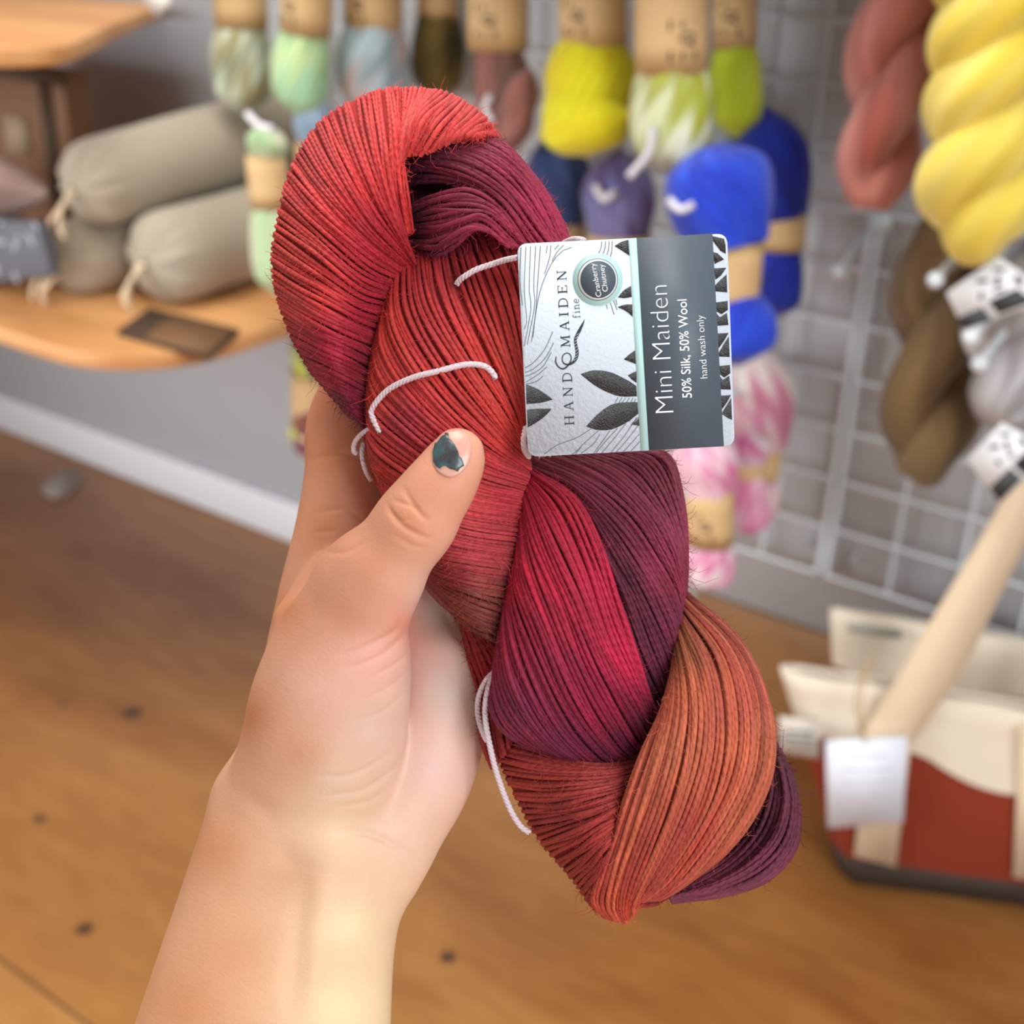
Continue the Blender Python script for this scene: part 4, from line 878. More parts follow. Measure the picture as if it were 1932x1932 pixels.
gH = [[(1268, 1265), (1248, 1340), (1212, 1420), (1182, 1500), (1156, 1580), (1132, 1650), (1120, 1700), (1142, 1730)], [(1270, 1238), (1262, 1330), (1236, 1420), (1206, 1510), (1180, 1590), (1158, 1660), (1150, 1710), (1164, 1736)], [(1273, 1200), (1286, 1320), (1271, 1420), (1241, 1520), (1211, 1600), (1186, 1670), (1178, 1716), (1182, 1735)],
      [(1276, 1172), (1311, 1300), (1311, 1410), (1286, 1510), (1251, 1600), (1216, 1670), (1198, 1706), (1197, 1724)], [(1280, 1148), (1341, 1260), (1356, 1380), (1336, 1490), (1291, 1590), (1241, 1665), (1212, 1696), (1203, 1704)], [(1285, 1132), (1366, 1230), (1396, 1350), (1386, 1460), (1341, 1560), (1281, 1650), (1236, 1690), (1216, 1700)],
      [(1290, 1122), (1386, 1215), (1431, 1320), (1431, 1440), (1391, 1540), (1331, 1630), (1276, 1680), (1240, 1698)], [(1294, 1117), (1399, 1213), (1453, 1340), (1456, 1450), (1421, 1540), (1366, 1611), (1310, 1656), (1262, 1692)]]
patch('yarn_loop', gH, [[20, 75, 95, 100, 95, 75, 45, -10], [20, 95, 130, 135, 125, 95, 50, -10], [15, 95, 145, 155, 142, 105, 55, 0], [10, 90, 145, 160, 150, 110, 55, 10], [5, 80, 135, 152, 145, 105, 55, 20], [0, 60, 110, 130, 125, 90, 45, 15], [-10, 30, 70, 90, 85, 55, 25, 0], [-20, 0, 25, 35, 30, 10, -5, -20]],
      [(1300, 1150, (120, 62, 44)), (1380, 1220, (150, 66, 54)), (1290, 1230, (132, 80, 48)), (1300, 1320, (190, 96, 64)), (1430, 1300, (176, 76, 66)), (1370, 1330, (186, 90, 70)), (1390, 1420, (216, 116, 80)), (1450, 1420, (196, 106, 76)), (1260, 1420, (196, 110, 80)), (1330, 1470, (206, 104, 80)), (1220, 1520, (190, 96, 72)), (1390, 1540, (204, 110, 80)), (1290, 1560, (184, 78, 74)), (1170, 1600, (170, 76, 60)), (1230, 1620, (180, 74, 66)), (1320, 1640, (186, 84, 66)), (1150, 1700, (180, 64, 50)), (1190, 1728, (206, 76, 58)), (1240, 1690, (150, 50, 50))],
      wu0=30, wu1=40, wrap1=18, seed=10, label='copper orange front bundle', pitch=8.9, streak=.32, gain=.95)
patch('yarn_loop', [[(1225, 1082), (1262, 1090), (1290, 1112), (1296, 1126)], [(1232, 1092), (1262, 1102), (1286, 1122), (1292, 1136)], [(1240, 1106), (1262, 1116), (1280, 1132), (1286, 1146)]], [20, 45, 30, -20], [(1290, 1110, (132, 40, 60)), (1270, 1110, (118, 38, 58))], seed=11, wrap1=12)
# closed bundle behind, so that the skein is round from every side
spine = [((640, 500), 105, -80), ((760, 360), 150, -110), ((850, 560), 190, -90), ((850, 780), 175, -40), ((900, 1000), 160, -45), ((1040, 1150), 150, -40), ((1110, 1320), 150, -45), ((1180, 1480), 150, -45), ((1250, 1590), 120, -45)]
mb = MB()
sp = resample3([(p[0][0], p[0][1], p[2], p[1]) for p in spine], 60)
tan = np.gradient(sp[:, :2], axis=0); tan /= np.linalg.norm(tan, axis=1, keepdims=True); nn = np.stack([-tan[:, 1], tan[:, 0]], -1)
a = np.linspace(0, 2 * np.pi, 120, endpoint=False); k = np.sin(np.linspace(.12, np.pi - .12, 60)) ** .35
rad = (sp[:, 3] * k)[None] * (1 + .025 * np.abs(np.sin(a * 15))[:, None]) * .9
B = np.empty((120, 60, 3)); B[..., :2] = sp[None, :, :2] + (rad * np.cos(a)[:, None])[..., None] * nn[None]; B[..., 2] = sp[None, :, 2] + .5 * rad * np.sin(a)[:, None]
mb.grid(W(B), np.clip(idw([(650, 450, red), (800, 340, (84, 28, 46)), (780, 430, (90, 28, 44)), (900, 400, (100, 32, 52)), (800, 520, (150, 38, 44)), (850, 700, red), (950, 1050, (140, 60, 60)), (1100, 1250, crim), (1250, 1550, (150, 66, 56))], B) * .9, 0, 1), close_u=True)
o = mb.build('yarn_loop', M_bgs, skein); o['label'] = 'back of the twist'

BV = BVHTree.FromPolygons([Vector(v) for v in np.concatenate(BVH_V)], BVH_F)
def ztop(x, y, default=0.0):
    h = BV.ray_cast(Vector((x, y, 600)), Vector((0, 0, -1)))
    return h[0].z + 10 if h[0] is not None else default
# loose fibres standing off the strands
mb = MB(); hs = []; hc = []
allS = [(S, C, i) for S, C in STRANDS for i in range(len(S))]
wts = np.array([1.0] * len(allS)); wts /= wts.sum()
for k in rng.choice(len(allS), 11500, p=wts):
    S, C, i = allS[k]
    j = rng.integers(3, S.shape[1] - 3)
    p = S[i, j]; tg_ = nrm(S[i, j + 1] - S[i, j - 1])
    v = nrm(rng.normal(size=3) + np.array((0, 0, .5)))
    v = nrm(v - .3 * tg_ * np.dot(v, tg_))
    L = rng.uniform(9, 30) * (1 + (rng.random() < .1) * 1.0)
    b = nrm(rng.normal(size=3))
    q = np.stack([p + v * R0 * .6 * (s > 0) + v * L * s * .7 + b * L * .55 * s * s + tg_ * L * .4 * np.sin(s * 2.5) for s in (0, .3, .65, 1.0)])
    hs.append(q); hc.append(np.repeat(C[i, j][None] * 1.25, 4, 0))
tubes(mb, W(np.array(hs)), np.array([[.5, .46, .4, .25]]) * S0, 3, np.clip(np.array(hc), 0, 1))
o = mb.build('loose_fibres', M_under, skein); o['kind'] = 'stuff'

# white ties
def cord(name, pts, parent, r=3.0, off=7.0, zfix=None, mat=None):
    p = resample(np.array(pts, float)[:, :2], 70)
    z = np.array([ztop(x, y, -30) for x, y in p]) if zfix is None else np.interp(np.linspace(0, 1, 70), np.linspace(0, 1, len(zfix)), zfix)
    if zfix is None:
        zz = z.copy()
        for i in range(70): z[i] = np.max(zz[max(0, i - 2):i + 3])
        z = np.convolve(np.pad(z, 3, 'edge'), np.ones(7) / 7, 'valid') + off
    P = np.concatenate([p, z[:, None]], 1)
    P = resample3(P, 160)
    t_ = np.gradient(P, axis=0); t_ /= np.linalg.norm(t_, axis=1, keepdims=True)
    u = np.cross(t_, (0.3, .2, 1)); u /= np.linalg.norm(u, axis=1, keepdims=True); v = np.cross(t_, u)
    L = np.concatenate([[0], np.cumsum(np.linalg.norm(np.diff(P, axis=0), axis=1))])
    A = L / 27.0 * 2 * np.pi
    S = np.stack([P + r * .75 * (np.cos(A + f)[:, None] * u + np.sin(A + f)[:, None] * v) for f in (0, 2.094, 4.189)])
    mb = MB(); tubes(mb, W(S), r * S0, 7, (0.8, .76, .8))
    return mb.build(name, mat or M_tiefg, parent)
M_tiefg = plain('white_cotton_tie', (234, 216, 224), rough=0.75, bump=.5, bscale=3500, sheen=.2)
cord('tie_string', [(718, 816), (704, 790), (703, 770), (732, 736), (778, 713), (828, 700), (878, 688), (911, 690), (928, 702), (935, 714)], skein, 3.4)
cord('tie_string', [(716, 806), (704, 807), (686, 816), (671, 832), (667, 848), (672, 857)], skein, 2.9, zfix=[70, 60, 40, 20, 5, 0])
cord('tie_string', [(686, 836), (683, 850), (684, 866), (690, 888), (700, 906)], skein, 2.9, zfix=[5, 10, 15, 15, 0])
cord('tie_string', [(934, 1266), (918, 1282), (906, 1305), (901, 1330), (903, 1356), (912, 1385), (922, 1404)], skein, 3.2, zfix=[60, 55, 45, 30, 15, 0, -20])
cord('tie_string', [(933, 1272), (921, 1299), (915, 1340), (920, 1385), (936, 1455), (960, 1521), (981, 1557), (999, 1571)], skein, 3.4, zfix=[66, 66, 58, 45, 25, 10, 5, 0])
# ================================================================ label tied to the skein
ZL = 172.0
def T4(v, dz=0.0):
    """card artwork: units of 0.2277 frame pixels"""
    v = np.asarray(v, float)
    return W(np.concatenate([960 + v[..., :1] * .22774, 430 + v[..., 1:2] * .22774, np.full(v.shape[:-1] + (1,), ZL + dz)], -1))
M_lab = plain('textured_card', (212, 222, 235), rough=0.65, bump=.28, bscale=900)
M_print = plain('grey_line_print', (92, 94, 104), rough=0.6)
M_leaf = plain('embossed_black_print', (44, 48, 54), rough=0.34, bump=1.0, bscale=2200, spec=1.0)
M_bandl = plain('slate_band_paper', (84, 96, 108), rough=0.5, noise=.03, scale=300)
M_mint = plain('mint_stripe', (190, 228, 226), rough=0.5)
M_whitep = plain('white_print', (240, 242, 244), rough=0.5)
M_black = plain('black_print', (44, 46, 50), rough=0.6)
lab = thing('yarn_label', T4((960, 960)), 'white leaf-patterned card label with a slate band, tied to the held skein', 'yarn label')
def poly4(mb, pts, z0, h=.5, col=None):
    mb.prism(T4(pts, z0), (-R[:, 2]) * h * S0, col)
q = np.array([(68, 135), (1806, 50), (1869, 1806), (160, 1897)], float)
def rounded(q, r, n=8):
    out = []
    for i in range(4):
        p = q[i]; a = nrm(q[i - 1] - p); b = nrm(q[(i + 1) % 4] - p)
        for k in range(n + 1):
            t = k / n
            p0 = p + a * r; p2 = p + b * r
            out.append((1 - t) ** 2 * p0 + 2 * t * (1 - t) * (p * .88 + .06 * (p0 + p2)) + t * t * p2)
    return np.array(out)
card_o = rounded(q, 80)
mb = MB(); poly4(mb, card_o, -3, 3); card = mb.build('card', M_lab, lab, smooth=False)
# fine curved lines
LINES = [[(100, 160), (92, 420), (112, 640)], [(142, 155), (128, 500), (148, 760), (130, 840)], [(180, 150), (168, 520), (184, 660), (128, 980)], [(222, 148), (206, 480), (214, 640), (152, 965)], [(262, 148), (240, 440), (222, 700), (188, 940)],
         [(320, 145), (308, 210)], [(350, 142), (336, 250), (296, 380)], [(455, 142), (400, 200), (358, 275)], [(524, 160), (430, 200), (340, 320), (260, 520), (218, 740), (200, 905)], [(415, 140), (378, 178)],
         [(364, 858), (300, 1000), (210, 1110), (135, 1160)], [(372, 950), (300, 1080), (200, 1170), (136, 1196)], [(352, 1030), (280, 1150), (190, 1210), (138, 1228)], [(316, 1150), (240, 1215), (140, 1278)], [(284, 1228), (220, 1276), (146, 1292)],
         [(770, 112), (762, 170), (742, 212)], [(802, 110), (796, 170), (780, 215)], [(832, 108), (826, 180), (812, 222)], [(856, 108), (854, 180), (842, 240)], [(808, 636), (816, 672)], [(842, 620), (872, 718)], [(868, 600), (898, 680)], [(886, 590), (896, 640)],
         [(680, 1665), (560, 1740), (400, 1800), (292, 1876)], [(742, 1680), (640, 1770), (560, 1850), (525, 1874)], [(838, 1680), (760, 1790), (700, 1872)], [(900, 1660), (800, 1770), (720, 1868)], [(752, 1712), (700, 1790), (600, 1868)], [(970, 1620), (860, 1760), (770, 1864)], [(1060, 1570), (960, 1720), (850, 1858)], [(1070, 1640), (960, 1780), (890, 1856)], [(1080, 1710), (1000, 1800), (950, 1852)], [(1085, 1770), (1040, 1820), (1010, 1848)], [(596, 1818), (572, 1850), (552, 1872)],
         [(905, 1404), (880, 1450)], [(940, 1404), (910, 1452)], [(968, 1406), (940, 1448)], [(1000, 1406), (975, 1446)], [(1030, 1408), (1010, 1444)], [(1052, 1416), (1040, 1444)], [(998, 1606), (1030, 1560), (1072, 1530)], [(1010, 1635), (1040, 1600), (1076, 1570)]]
mb = MB()
for l in LINES:
    v, qd = ribbon2(l, 5.5, 12); mb.quads(T4(v, .5), qd)
mb.build('line_print', M_print, card, smooth=False)
# leaves
def curve_poly(segs):
    out = []
    for s in segs:
        p = resample(np.array(s, float), 12) if len(s) > 2 else np.array(s, float)
        out.append(p[:-1])
    return np.concatenate(out)
LEAVES = [curve_poly([[(594, 1212), (700, 1180), (840, 1195), (980, 1260), (1056, 1310)], [(1056, 1310), (1062, 1396)], [(1062, 1396), (920, 1396), (790, 1350), (690, 1290), (594, 1212)]]),
          curve_poly([[(640, 1645), (740, 1540), (860, 1460), (980, 1445), (1066, 1444)], [(1066, 1444), (1072, 1540)], [(1072, 1540), (980, 1610), (860, 1668), (740, 1676), (640, 1645)]]),
          curve_poly([[(142, 1296), (230, 1330), (310, 1380), (364, 1422)], [(364, 1422), (280, 1446), (200, 1456), (146, 1458)], [(146, 1458), (142, 1296)]]),
          curve_poly([[(150, 1506), (240, 1498), (310, 1498), (354, 1500)], [(354, 1500), (300, 1560), (230, 1612), (156, 1654)], [(156, 1654), (150, 1506)]]),
          np.array([(876, 150), (930, 116), (990, 98), (1000, 230), (940, 190)]), curve_poly([[(904, 576), (950, 520), (1012, 480)], [(1012, 480), (1018, 572)], [(1018, 572), (960, 582), (904, 576)]]),
          curve_poly([[(900, 656), (960, 636), (1022, 634)], [(1022, 634), (1026, 736)], [(1026, 736), (970, 690), (900, 656)]]), np.array([(952, 1090), (1000, 1046), (1046, 1014), (1052, 1128), (1000, 1108)]), np.array([(986, 1222), (1020, 1202), (1056, 1188), (1058, 1284), (1020, 1258)]), np.array([(1020, 1630), (1050, 1600), (1078, 1578), (1082, 1640)])]
for l in LEAVES:
    mb = MB(); poly4(mb, l, 0, .7); mb.build('leaf_print', M_leaf, card, smooth=False)
# strip of geometric print at the right edge
X0 = lambda y: 1683 + (y - 60) * .0527
X1 = lambda y: 1792 + (y - 60) * .0372
tri = [[(0, 66), (.9, 90), (1, 140), (1, 215), (.6, 190), (0, 100)], [(0, 200), (.35, 210), (.85, 262), (.55, 275), (.1, 300)], [(0, 205), (.0, 280), (.35, 270)],
       [(0, 335), (1, 330), (.55, 395), (.1, 430)], [(1, 385), (1, 535), (0, 525), (0, 480), (.5, 430)], [(0, 618), (1, 605), (1, 680), (.45, 715), (0, 690)], [(0, 705), (.3, 740), (.9, 705), (1, 805), (0, 812)],
       [(0, 875), (1, 870), (.5, 945), (.05, 1000)], [(1, 900), (1, 1070), (0, 1066), (.1, 1030), (.55, 960)], [(0, 1145), (1, 1135), (1, 1205), (.45, 1240), (0, 1210)], [(0, 1225), (.3, 1260), (.9, 1225), (1, 1340), (0, 1338)],
       [(0, 1390), (1, 1385), (.55, 1450), (.1, 1500)], [(1, 1410), (1, 1590), (.6, 1575), (0, 1540), (.1, 1530), (.55, 1470)]]
for p in tri:
    mb = MB(); poly4(mb, [(X0(y) + (X1(y) - X0(y)) * u, y) for u, y in p], 0, .7); mb.build('geometric_print', M_leaf, card, smooth=False)
# sleeve band and its stripe
mb = MB(); poly4(mb, [(1056, 88), (1683, 52), (1778, 1810), (1158, 1844)], -4, 5.2); band = mb.build('band', M_bandl, lab, smooth=False)
band['label'] = 'slate grey sleeve band with white lettering'
mb = MB(); poly4(mb, [(994, 92), (1058, 88), (1160, 1844), (1092, 1848)], -4, 5.0); mb.build('stripe', M_mint, lab, smooth=False)['label'] = 'pale mint stripe'
# lettering
def text_geo(s, offset=0.0):
    cu = bpy.data.curves.new('t', 'FONT'); cu.body = s; cu.size = 1.0; cu.offset = offset; cu.resolution_u = 6
    o = bpy.data.objects.new('t', cu); COL.objects.link(o)
    dg = bpy.context.evaluated_depsgraph_get(); me = bpy.data.meshes.new_from_object(o.evaluated_get(dg))
    v = np.array([p.co[:2] for p in me.vertices]); f = [tuple(p.vertices) for p in me.polygons]
    bpy.data.objects.remove(o); bpy.data.curves.remove(cu); bpy.data.meshes.remove(me)
    return v, f
def text4(name, s, p0, p1, cap, mat, parent, dz, offset=0.0, ref='H'):
    v, f = text_geo(s, offset)
    hv, _ = text_geo(ref, offset)
    p0 = np.array(p0, float); p1 = np.array(p1, float)
    d = nrm(p1 - p0); up = np.array((d[1], -d[0]))          # letters stand to the left of an upward line
    if up[0] > 0: up = -up
    w = v[:, 0].max() - v[:, 0].min(); sx = np.linalg.norm(p1 - p0) / w; sy = cap / (hv[:, 1].max() - hv[:, 1].min())
    P = p0 + ((v[:, 0] - v[:, 0].min()) * sx)[:, None] * d + (v[:, 1] * sy)[:, None] * up
    mb = MB(); mb.add(T4(P, dz), f)
    return mb.build(name, mat, parent, smooth=False)
text4('lettering', 'Mini Maiden', (1368, 1526), (1312, 474), 146, M_whitep, band, 1.9, -.02)
text4('lettering', '50% Silk, 50% Wool', (1516, 1406), (1472, 590), 78, M_whitep, band, 1.9, .008)
text4('lettering', 'hand wash only', (1646, 1244), (1612, 722), 58, M_whitep, band, 1.9, -.008, 'd')
# round sticker
def disc(c, r, n=48): return [(c[0] + r * .985 * math.cos(a), c[1] + r * 1.03 * math.sin(a)) for a in np.linspace(0, 2 * math.pi, n, endpoint=False)]
sc_ = (736, 428)
mb = MB(); poly4(mb, disc(sc_, 210), .2, 1.0); st = mb.build('sticker', M_mint, lab, smooth=False); st['label'] = 'round mint sticker with a slate centre'
mb = MB(); poly4(mb, disc(sc_, 170), 1.2, .25); mb.build('sticker_ring', M_bandl, st, smooth=False)
mb = MB(); poly4(mb, disc(sc_, 164), 1.5, .25); mb.build('sticker_ring', M_whitep, st, smooth=False)
mb = MB(); poly4(mb, disc((740, 428), 150), 1.8, .25); mb.build('sticker_centre', M_bandl, st, smooth=False)
text4('lettering', 'Cranberry', (768, 566), (714, 290), 44, M_whitep, st, 2.3, .002)
text4('lettering', 'Chutney', (822, 524), (786, 298), 44, M_whitep, st, 2.3, .002)
# serif capitals drawn as strokes: unit boxes, (points, width)
th, tn = .13, .065
SER = {
 'H': (.82, [([(.14, 0), (.14, 1)], th), ([(.68, 0), (.68, 1)], th), ([(.14, .52), (.68, .52)], tn), ([(0, .03), (.28, .03)], tn), ([(0, .97), (.28, .97)], tn), ([(.54, .03), (.82, .03)], tn), ([(.54, .97), (.82, .97)], tn)]),
 'A': (.84, [([(.12, 0), (.42, 1)], tn), ([(.42, 1), (.72, 0)], th), ([(.22, .34), (.62, .34)], tn), ([(0, .03), (.25, .03)], tn), ([(.58, .03), (.86, .03)], tn)]),
 'N': (.86, [([(.14, 0), (.14, 1)], tn), ([(.12, 1), (.72, 0)], th), ([(.72, 0), (.72, 1)], tn), ([(0, .03), (.28, .03)], tn), ([(0, .97), (.2, .97)], tn), ([(.58, .97), (.86, .97)], tn)]),
 'D': (.80, [([(.14, 0), (.14, 1)], th), ([(.0, .97), (.4, .97), (.68, .82), (.75, .5), (.68, .18), (.4, .03), (0, .03)], .09)]),
 'M': (1.0, [([(.14, 0), (.18, 1)], tn), ([(.16, 1), (.5, .06)], th), ([(.5, .06), (.84, 1)], tn), ([(.84, 1), (.88, 0)], th), ([(0, .03), (.28, .03)], tn), ([(.74, .03), (1.02, .03)], tn), ([(.02, .97), (.2, .97)], tn), ([(.82, .97), (1.0, .97)], tn)]),
 'I': (.34, [([(.17, 0), (.17, 1)], th), ([(0, .03), (.34, .03)], tn), ([(0, .97), (.34, .97)], tn)]),
 'E': (.70, [([(.14, 0), (.14, 1)], th), ([(0, .03), (.66, .03)], tn), ([(0, .97), (.64, .97)], tn), ([(.14, .52), (.48, .52)], tn), ([(.64, .0), (.66, .24)], tn), ([(.62, .78), (.64, 1)], tn), ([(.48, .4), (.48, .64)], tn)]),
 'f': (.46, [([(.16, 0), (.16, .8), (.26, .98), (.44, .92)], .09), ([(0, .62), (.36, .62)], tn), ([(.02, .03), (.32, .03)], tn)]),
 'i': (.34, [([(.17, 0), (.17, .64)], .1), ([(0, .03), (.34, .03)], tn), ([(.02, .62), (.17, .62)], tn), ([(.13, .88), (.2, .88)], .12)]),
 'n': (.68, [([(.15, 0), (.15, .64)], .1), ([(.15, .5), (.36, .65), (.52, .5), (.53, 0)], .09), ([(0, .03), (.29, .03)], tn), ([(.4, .03), (.67, .03)], tn), ([(.02, .62), (.15, .62)], tn)]),
 'e': (.56, [([(.08, .34), (.5, .36), (.46, .58), (.28, .66), (.08, .5), (.06, .2), (.24, .01), (.5, .12)], .085)]),
}
def serif(name, word, p0, p1, cap, gap, dz=.5):
    p0 = np.array(p0, float); p1 = np.array(p1, float); d = nrm(p1 - p0); up = np.array((d[1], -d[0]))
    if up[0] > 0: up = -up
    tot = sum(SER[c][0] for c in word) + gap * (len(word) - 1); sx = np.linalg.norm(p1 - p0) / tot
    x = 0; mb = MB()
    for c in word:
        for pts, w in SER[c][1]:
            v, qd = ribbon2(pts, w, 14)
            P = p0 + ((v[:, 0] + x) * sx)[:, None] * d + (v[:, 1] * cap)[:, None] * up
            mb.quads(T4(P, dz), qd)
        x += SER[c][0] + gap
    return mb.build(name, M_black, card, smooth=False)
serif('lettering', 'HAND', (542, 1632), (520, 1200), 78, .42)
serif('lettering', 'MAIDEN', (510, 988), (474, 350), 78, .40)
serif('lettering', 'fine', (592, 745), (580, 585), 62, .14)
# hand-drawn twist of yarn standing for the 'and'
mb = MB()
for pts, w in (([(392, 1066), (388, 1110), (410, 1150), (450, 1168), (490, 1140), (516, 1090), (506, 1046), (474, 1038), (446, 1062), (444, 1104), (470, 1130), (510, 1128), (548, 1096), (566, 1040), (556, 970), (552, 920), (580, 860), (610, 800), (628, 758)], [8, 12, 12, 14, 12, 9, 9, 9, 9, 14, 20, 26, 28, 26, 24, 26, 26, 18, 3]),):
    v, qd = ribbon2(pts, w, 70); mb.quads(T4(v, .5), qd)
mb.build('yarn_emblem', M_black, card, smooth=False)
mb = MB()
for k in range(9):
    y0 = 1090 - k * 26; xm = np.interp(y0, [860, 920, 970, 1040, 1096], [580, 554, 556, 566, 548])
    v, qd = ribbon2([(xm - 11, y0 + 9), (xm + 11, y0 - 9)], 3.0); mb.quads(T4(v, .9), qd)
mb.build('emblem_twist', M_lab, card, smooth=False)
# its string
cord('string', [(976, 486), (952, 491), (927, 499), (900, 508), (882, 518), (868, 528), (862, 536)], lab, 3.3, zfix=[168, 150, 132, 122, 118, 110, 92])
cord('string', [(1064, 458), (1078, 452), (1092, 451), (1104, 454)], lab, 3.0, zfix=[120, 140, 155, 164])
cord('string', [(992, 806), (988, 826), (989, 846), (998, 862)], lab, 3.3, zfix=[120, 140, 140, 110])
# ================================================================ the hand
VX = 5.0
lo = np.array((95.0, 600.0, -360.0)); hi = np.array((1080.0, 2560.0, 310.0))
dim = np.ceil((hi - lo) / VX).astype(int) + 1
def field(samples, spacing=7.0):
    """ellipsoids swept along a line: x, y, z, half width, half thickness"""
    s = np.asarray(samples, float)
    f = np.full(dim, 70.0, np.float32)
    n = max(len(s) * 2, int(np.linalg.norm(np.diff(s[:, :3], axis=0), axis=1).sum() / spacing))
    d = resample3(s, n)
    tan = np.gradient(d[:, :3], axis=0); tan /= np.linalg.norm(tan, axis=1, keepdims=True)
    for p, t in zip(d, tan):
        c, w, h = p[:3], p[3], p[4]
        m = max(w, h) + 45
        a = np.maximum(np.floor((c - m - lo) / VX).astype(int), 0); b = np.minimum(np.ceil((c + m - lo) / VX).astype(int) + 1, dim)
        if np.any(b <= a): continue
        gx = (lo[0] + VX * np.arange(a[0], b[0]) - c[0])[:, None, None]; gy = (lo[1] + VX * np.arange(a[1], b[1]) - c[1])[None, :, None]; gz = (lo[2] + VX * np.arange(a[2], b[2]) - c[2])[None, None, :]
        # cross-section axes: s in the picture plane, k towards the camera, both square to the line
        sx = np.array((-t[1], t[0], 0.0)); sn = np.linalg.norm(sx)
        sx = sx / sn if sn > .2 else np.array((1.0, 0, 0))
        kx = np.cross(t, sx)
        e = gx * t[0] + gy * t[1] + gz * t[2]; u = gx * sx[0] + gy * sx[1]; v = gx * kx[0] + gy * kx[1] + gz * kx[2]
        el = min(w, h)
        k0 = np.sqrt((u / w) ** 2 + (v / h) ** 2 + (e / el) ** 2); k1 = np.sqrt((u / w ** 2) ** 2 + (v / h ** 2) ** 2 + (e / el ** 2) ** 2) + 1e-9
        g = k0 * (k0 - 1) / k1
        sl = (slice(a[0], b[0]), slice(a[1], b[1]), slice(a[2], b[2]))
        f[sl] = np.minimum(f[sl], g)
    return f
def smin(a, b, k):
    h = np.clip(.5 + .5 * (b - a) / k, 0, 1)
    return b + (a - b) * h - k * h * (1 - h)
arm = field([(392, 2660, -62, 270, 172), (452, 2300, -60, 262, 165), (482, 2060, -60, 254, 160), (508, 1900, -58, 232, 152), (536, 1760, -52, 212, 140), (566, 1650, -50, 205, 126), (600, 1570, -58, 205, 112)], 9)
palm = field([(600, 1570, -60, 200, 105), (655, 1460, -95, 212, 92), (700, 1340, -128, 215, 82), (735, 1200, -158, 212, 76), (765, 1060, -185, 200, 72)], 9)
hypo = field([(752, 1560, -62, 70, 70), (792, 1470, -70, 92, 84), (822, 1370, -88, 92, 86), (845, 1260, -115, 92, 80)], 8)
thenar = field([(560, 1540, -28, 150, 92), (602, 1430, 5, 154, 102), (622, 1330, 30, 152, 104), (645, 1230, 60, 133, 92), (668, 1150, 98, 104, 76), (706, 1085, 138, 84, 64)], 8)
thumb = field([(690, 1105, 122, 90, 66), (742, 1040, 168, 79, 60), (783, 986, 196, 80, 60), (808, 948, 205, 73, 56), (835, 910, 212, 67, 52), (858, 872, 214, 58, 46), (868, 846, 214, 47, 38)], 5)
index = field([(600, 1260, -70, 105, 85), (622, 1120, -110, 96, 80), (640, 1000, -135, 84, 76), (652, 890, -158, 78, 72), (660, 800, -180, 82, 70), (690, 715, -205, 66, 62), (752, 668, -225, 58, 56), (830, 655, -232, 54, 52), (890, 665, -228, 46, 46)], 7)
web = field([(600, 1190, 0, 90, 60), (640, 1105, -20, 70, 46), (690, 1090, 10, 60, 40)], 8)
fing = []
for pts in ([(720, 1010, -190, 66, 62), (760, 900, -225, 62, 58), (850, 840, -245, 56, 54), (950, 850, -240, 52, 50), (1010, 880, -215, 44, 44)],
            [(790, 1060, -190, 64, 60), (850, 970, -225, 58, 56), (940, 930, -240, 54, 52), (1020, 960, -225, 48, 46), (1060, 1000, -205, 40, 40)],
            [(820, 1140, -180, 58, 56), (890, 1090, -210, 52, 50), (970, 1080, -222, 48, 46), (1030, 1110, -208, 42, 42)]):
    fing.append(field(pts, 7))
f = smin(arm, palm, 60); f = smin(f, hypo, 45); f = smin(f, thenar, 13)
g = smin(thumb, thenar, 50); f = np.minimum(f, g)
f = smin(f, web, 40); f = smin(f, index, 34)
for h in fing: f = smin(f, h, 18)
f[:, 0, :] = 50; f[:, -1, :] = 50; f[0] = 50; f[-1] = 50; f[:, :, 0] = 50; f[:, :, -1] = 50
